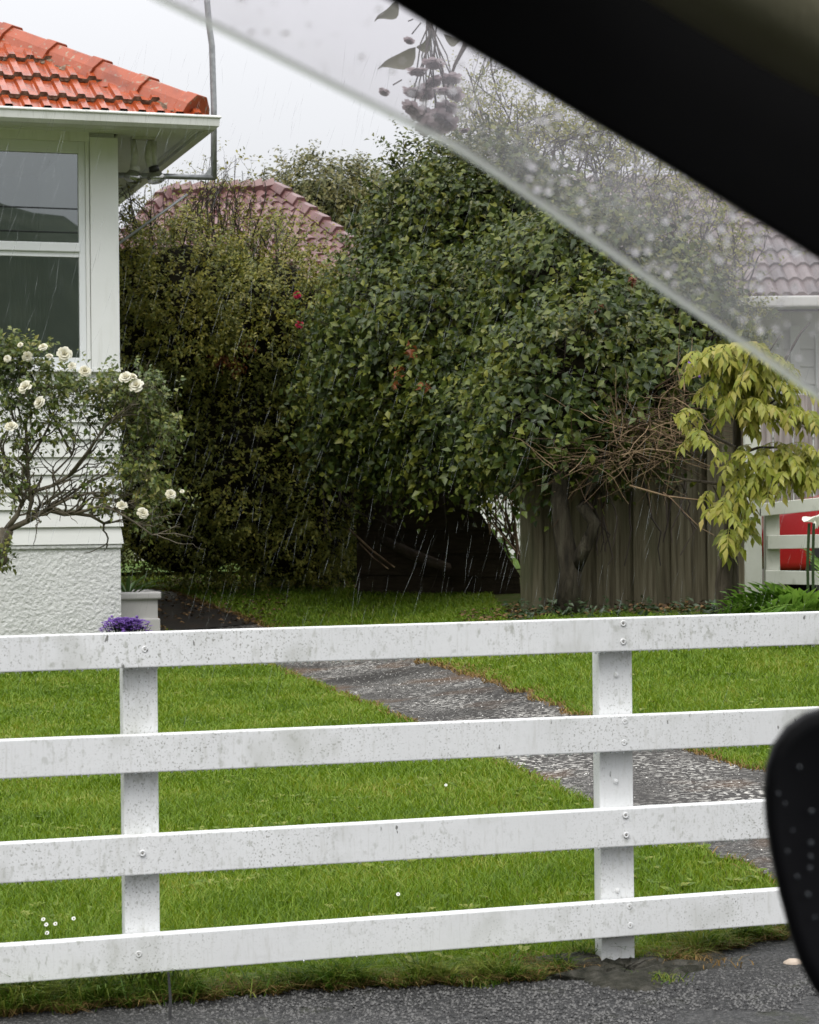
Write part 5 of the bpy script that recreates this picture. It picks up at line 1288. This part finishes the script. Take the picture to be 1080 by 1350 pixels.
# ================================================================== CHERRY BRANCH hanging in front
dC = 4.9
def CW(px, py, dd=0.): return W(px, py, dC+dd)
cb = np.array([2.1, 5.2, 0.0])
ch = thing('cherry_tree', cb, 'hanging flowering cherry branch with faded pink blossoms seen through the wet deflector', 'tree')
q = M(); q.tube([cb, cb+np.array([-.05, 0, 1.2]), cb+np.array([-.2, -.05, 2.1])], [.14, .12, .10], 10)
e1_ = CW(640, -60)
q.tube([cb+np.array([-.2, -.05, 2.1]), cb+np.array([-.9, -.1, 2.75]), e1_+np.array([.5, .05, .25]), e1_], [.08, .05, .025, .015], 8)
q.tube([cb+np.array([-.2, -.05, 2.1]), cb+np.array([.4, .3, 3.2])], [.08, .05], 8)
trk = q.build('trunk', m_bark, ch, smooth=True)
q = M(); q.tube([e1_, CW(570, -20), CW(565, 40)], [.010, .007, .004], 6); q.tube([e1_, CW(620, 30), CW(612, 62), CW(600, 85), CW(590, 115)], [.009, .007, .006, .004, .003], 6)
q.tube([CW(570,-20), CW(545,-10), CW(522,0)], [.005, .004, .003], 5)
pts0 = CW(568, 25)
fl_c = []
for (px_, py_) in ((575,150),(560,120),(590,140),(555,148),(585,115),(570,105),(600,120),(545,118),(578,165),(562,165),(550,90),(595,100),(572,80),(590,160),(545,140)):
    c = CW(px_, py_, RNG.normal()*.03); fl_c.append(c); q.tube([pts0+RNG.normal(size=3)*.006, (pts0+c)/2+np.array([RNG.normal()*.01, 0, 0]), c], .0016, 4)
for (a, b_) in (((598,85),(597,132)),((555,30),(543,45)),((545,25),(538,28)),((530,105),(518,112)),((612,62),(628,58))): q.tube([CW(*a), CW(*b_)], .0015, 4)
q.build('twigs', m_twigd, trk, smooth=True)
for c in fl_c: bloom(c, .025, m_blossom, ch, 'blossom', 1.1, (0, -.4, -.8))
for (px_, py_) in ((540,52),(507,120),(597,136),(612,170)): bloom(CW(px_, py_), .014, m_blossom, ch, 'blossom', 1., (0, -.3, -.9))
for (a, b_, wd_) in (((548,62),(500,97),.042),((524,0),(496,34),.030),((549,62),(576,48),.026),((585,45),(616,60),.024)):
    A_, B_ = CW(*a), CW(*b_); lf_ = M(); L_ = np.linalg.norm(B_-A_); d_ = (B_-A_)/L_; sd_ = norm(np.cross(d_, [.25, -.9, .3])); V1 = []
    for i in range(9):
        q_ = i/8; c_ = A_+d_*L_*q_+np.array([.004, 0, -.010])*math.sin(q_*5); w2 = wd_*.5*math.sin(math.pi*min(q_*1.05, 1)**.8)*(1-.55*q_**3)+.0004; V1 += [c_-sd_*w2, c_+np.array([0, .004, 0]), c_+sd_*w2]
    lf_.add(V1, [f for i in range(8) for f in ((3*i, 3*i+1, 3*i+4, 3*i+3), (3*i+1, 3*i+2, 3*i+5, 3*i+4))]).build('leaf', m_cherleaf, ch, smooth=True)

# ================================================================== HILL AND WIRES BEHIND (mirrored in the house window)
V_, Fc = [], []; nh_ = 160
for i in range(nh_):
    a = math.radians(110+140*i/(nh_-1))                # azimuth from +Y clockwise
    dirv = np.array([math.sin(a), math.cos(a), 0]); dg = math.degrees(a)-155; hh = 43+1.5*max(-9, min(14, dg))+1.6*mn.noise(Vector((a*60, 2, 0)))
    for (r_, k_) in ((170, 0), (215, .75), (260, 1), (340, .6)): V_.append(dirv*r_+EZ*(hh*k_-.3))
Fc = [(i*4+j, i*4+4+j, i*4+5+j, i*4+1+j) for i in range(nh_-1) for j in range(3)]
o = M().add(V_, Fc).build('hill', m_hill, smooth=True); tag(o, kind='structure')
pwl = thing('power_line', S(0, -8, 0), 'dark overhead street wires seen mirrored in the upper house window', 'power line')
def wire(s0, t0, z0, s1, t1, z1, sag):
    P_ = [S(s0+(s1-s0)*u, t0+(t1-t0)*u, z0+(z1-z0)*u-sag*4*u*(1-u)) for u in np.linspace(0, 1, 25)]; M().tube(P_, .016, 5).build('wire', m_dkmetal, pwl)
wire(-22, -8, 8.2, 24, -8, 7.6, .5); wire(-22, -8.3, 7.7, 24, -8.3, 7.2, .5); wire(24, -8, 7.7, 4, 6, 7.4, .2); wire(24, -8, 8.0, 5, 9, 8.2, .2)
for s_ in (-22, 24): M().tube([S(s_, -8.15, -.2), S(s_, -8.15, 8.6)], [.14, .10], 10).build('pole', m_bark, pwl)

# ================================================================== CAR THE PHOTOGRAPH IS TAKEN FROM
TC = 1.16                                              # plane of the passenger window
def C_(px, py, t=TC): return PS(px, py, t)
carA = thing('car', S(.3, .3, -.14), 'dark foreground car with black door frame, wet wind deflector and wing mirror', 'car')
# door frame: slanting black bar
low = [(300,-120),(512,-2),(575,37),(640,74),(720,122),(800,170),(870,211),(940,254),(1010,297),(1090,346),(1300,480),(1500,620)]
upp = [(1500,410),(1300,250),(1080,70),(980,10),(880,-55),(700,-160),(520,-240),(300,-320)]
vd = norm(W(900, 300, 1.0)-np.array([0, 0, H])); pg = [S(C_(*p)[0], TC, C_(*p)[1]) for p in low+upp]; npg = len(pg)
fr = M().add([p for p in pg]+[p+vd*.05 for p in pg], [tuple(range(npg)), tuple(range(npg, 2*npg))[::-1]]+[(i, i+npg, (i+1) % npg+npg, (i+1) % npg) for i in range(npg)])
fr.build('door_frame', m_black, carA, bevel=.003)
# olive-grey pillar trim nearer the camera
tt = TC-.10
cr = [(1500,330),(1300,215),(1080,108),(1040,88),(1000,66),(960,43),(920,20),(880,-4),(700,-110),(500,-190)]
V_, Fc = [], []; nn_ = len(cr)
for (dx_, dy_, dt) in ((0, 4, .07), (6, -2, .045), (20, -16, .018), (45, -42, .002), (110, -110, -.012), (200, -210, -.012)):
    for p in cr: s_, z_ = PS(p[0]+dx_*.6, p[1]+dy_, tt); V_.append(S(s_, tt, z_)+vd*dt)
Fc = [(k_*nn_+j, k_*nn_+j+1, (k_+1)*nn_+j+1, (k_+1)*nn_+j) for k_ in range(5) for j in range(nn_-1)]
M().add(V_, Fc).build('pillar_trim', m_lining, carA, smooth=True)
# unseen cabin shell added to block skylight; roof cut short to light the trim
q = M(); q.box((-2.2, -.62, 1.60), (.46, TC+.02, 1.66), S); q.build('roof_panel', m_carbody, carA, bevel=.02)
q = M(); q.box((-2.1, -.60, 1.575), (.44, TC-.15, 1.597), S); q.build('roof_lining', m_lining, carA)
q = M(); q.box((-2.2, TC-.02, .25), (1.3, TC+.06, .88), S); q.build('passenger_door', m_carbody, carA, bevel=.02)
q = M(); q.box((-2.2, -.66, .25), (1.3, -.58, .95), S); q.build('driver_door', m_carbody, carA, bevel=.02)
q = M(); q.box((-2.2, -.57, .22), (1.3, TC-.03, .26), S); q.build('cabin_floor', m_black, carA)
q = M(); q.box((.95, -.57, .27), (1.4, TC-.03, 1.0), S); q.build('dashboard', m_black, carA, bevel=.05)
q = M(); q.box((-2.2, -.57, .265), (-2.1, TC-.03, 1.59), S); q.build('rear_panel', m_black, carA)
q = M(); q.box((1.31, -.66, .20), (2.4, TC+.06, .88), S); q.build('bonnet', m_carbody, carA, bevel=.08, seg=3)
q = M(); q.box((-.62, TC-.02, .935), (-.50, TC+.03, 1.59), S); q.build('door_pillar', m_black, carA)
for (s_, t_) in ((1.75, TC-.06), (1.75, -.62), (-1.9, TC-.06), (-1.9, -.62)):
    n = 20; V_ = []
    for yy in (t_, t_+.17):
        for r_ in (.31, .2): V_ += [S(s_+r_*math.cos(2*math.pi*j/n), yy, .18+r_*math.sin(2*math.pi*j/n)) for j in range(n)]
    Fc = [(j, (j+1) % n, n+(j+1) % n, n+j) for j in range(n)]+[(2*n+j, 3*n+j, 3*n+(j+1) % n, 2*n+(j+1) % n) for j in range(n)]+[(j, 2*n+j, 2*n+(j+1) % n, (j+1) % n) for j in range(n)]+[(n+j, n+(j+1) % n, 3*n+(j+1) % n, 3*n+j) for j in range(n)]
    M().add(V_, Fc).build('wheel', m_tyre, carA)
# wind deflector: curved smoky strip with a thick wet lip
lip = [(-60,-150),(60,-78),(190,-12),(300,42),(400,92),(500,142),(600,192),(660,231),(720,273),(820,342),(900,398),(1000,466),(1080,522),(1200,606)]
hi_ = [(160,-260),(270,-180),(390,-110),(500,-60),(590,-10),(660,60),(740,110),(800,140),(860,175),(930,220),(1000,262),(1080,310),(1160,360),(1300,450)]
lip = np.array(lip, float); hi_ = np.array(hi_, float); uu = np.linspace(0, 1, 60); ul = np.linspace(0, 1, len(lip))
LX = np.stack([np.interp(uu, ul, lip[:, c]) for c in (0, 1)], 1); HX = np.stack([np.interp(uu, ul, hi_[:, c]) for c in (0, 1)], 1)
V_, nr = [], 9; tv_ = lambda f: TC+.035+.030*math.sin(f*math.pi/2)
for i in range(60):
    for j in range(nr):
        f = 1-j/(nr-1); p = LX[i]*f+HX[i]*(1-f); t_ = tv_(f); s_, z_ = PS(p[0], p[1], t_); V_.append(S(s_, t_, z_))
Fc = [(i*nr+j, i*nr+nr+j, i*nr+nr+j+1, i*nr+j+1) for i in range(59) for j in range(nr-1)]
vis = M().add(V_, Fc).build('wind_deflector', m_visor, carA, smooth=True)
m_lip = clear('deflector_lip', (.85,.86,.84), .48, 'translucent', 0, (.75,.77,.73))
P_ = []
for i in range(60): t_ = tv_(1)+.002; s_, z_ = PS(LX[i][0], LX[i][1], t_); P_.append(S(s_, t_, z_))
M().tube(P_, .0027, 8).build('deflector_lip', m_lip, vis, smooth=True)
dm = M()
for k_ in range(260):
    i = RNG.integers(4, 56); f = RNG.random()**.8*.92+.06; p = LX[i]*f+HX[i]*(1-f)+RNG.normal(size=2)*8; t_ = tv_(f)+.0015; s_, z_ = PS(p[0], p[1], t_)
    r_ = .0008+.0014*RNG.random()**1.8
    if p[0] > 690: r_ *= 1.25
    dm.sph(S(s_, t_, z_), r_, 8, 5, (1, .45, 1.1))
m_vdrop = bpy.data.materials.new('rain_drop'); m_vdrop.use_nodes = True; pb = m_vdrop.node_tree.nodes['Principled BSDF']
pb.inputs['Transmission Weight'].default_value = 1; pb.inputs['IOR'].default_value = 1.33; pb.inputs['Roughness'].default_value = .02; pb.inputs['Base Color'].default_value = (1, 1, 1, 1)
tag(dm.build('rain_drops', m_vdrop, vis, smooth=True), kind='stuff')
# wing mirror: rounded black housing on a short arm
tm_ = 1.36; vmr = norm(W(1010, 1120, 1.0)-np.array([0, 0, H]))
ol = [(1086,930),(1060,938),(1036,955),(1018,980),(1009,1008),(1006,1040),(1009,1085),(1016,1130),(1027,1180),(1041,1232),(1056,1275),(1072,1305),(1095,1335),(1180,1365),(1330,1370),(1420,1330),(1440,1180),(1430,1040),(1380,960),(1280,925),(1180,920)]
ol = np.array(ol, float); cc = ol.mean(0); V_, n = [], len(ol)
for (sc2, dt) in ((.86, .004), (.955, .0), (.99, .006), (1.0, .016), (.985, .05), (.90, .09), (.70, .12), (.3, .135)):
    for p in ol: pp_ = cc+(p-cc)*sc2; s_, z_ = PS(pp_[0], pp_[1], tm_); V_.append(S(s_, tm_, z_)+vmr*dt)
Fc = [(k_*n+j, k_*n+(j+1) % n, (k_+1)*n+(j+1) % n, (k_+1)*n+j) for k_ in range(7) for j in range(n)]+[tuple(range(n))[::-1], tuple(7*n+j for j in range(n))]
mi_ = M().add(V_, Fc).build('wing_mirror', m_mirror, carA, smooth=True)
a = PS(1250, 1340, tm_+.05); M().tube([S(a[0], tm_+.05, a[1]), S(a[0]+.02, tm_-.04, a[1]-.05), S(a[0]+.03, TC+.05, a[1]-.08)], [.03, .028, .03], 10).build('mirror_arm', m_mirror, mi_, smooth=True)
dm = M()
for (px_, py_, r_) in ((1054,1012,.0012),(1026,1047,.0010),(1070,1070,.0014),(1069,1112,.0014),(1038,1123,.0010),(1069,1130,.0012),(1051,1156,.0011),(1065,1180,.0014),(1068,1145,.0012),(1035,1060,.0008),(1045,1095,.0008),(1074,1210,.001)):
    s_, z_ = PS(px_, py_, tm_); dm.sph(S(s_, tm_-.0002, z_), r_*1.3, 8, 5, (1, .5, 1))
m_mdrop = pm('mirror_drop', [(.05,.06,.07), (.08,.09,.10)], 10, .1, .8)
tag(dm.build('rain_drops', m_mdrop, mi_, smooth=True), kind='stuff')

# ================================================================== RAIN
V_, Fc = [], []; k = 0
n = 1900
yy = 6.5+13.5*RNG.random(n)**.7; xx = (RNG.random(n)*2-1)*(.19*yy); zz = H + RNG.uniform(-.10, .20, n)*yy
for i in range(n):
    L_ = RNG.uniform(.05, .21)*(.5+yy[i]/18); w_ = (.00045+.0006*RNG.random()**2)*(.5+yy[i]/14); d_ = norm(np.array([.26+RNG.normal()*.09, .1, 1.])); c = np.array([xx[i], yy[i], zz[i]])
    if c[2] < float(gz(c[0], c[1]))+.2: continue
    a, b_ = np.array([1., 0, 0]), np.array([0, 1., 0])
    V_ += [c, *(c+d_*L_*.6+w_*(math.cos(q_)*a+math.sin(q_)*b_) for q_ in (0, 2.09, 4.19)), c+d_*L_]
    Fc += [(k, k+2, k+1), (k, k+3, k+2), (k, k+1, k+3), (k+4, k+1, k+2), (k+4, k+2, k+3), (k+4, k+3, k+1)]; k += 5
rn = M().add(V_, Fc).build('rain', m_rain); tag(rn, kind='stuff')
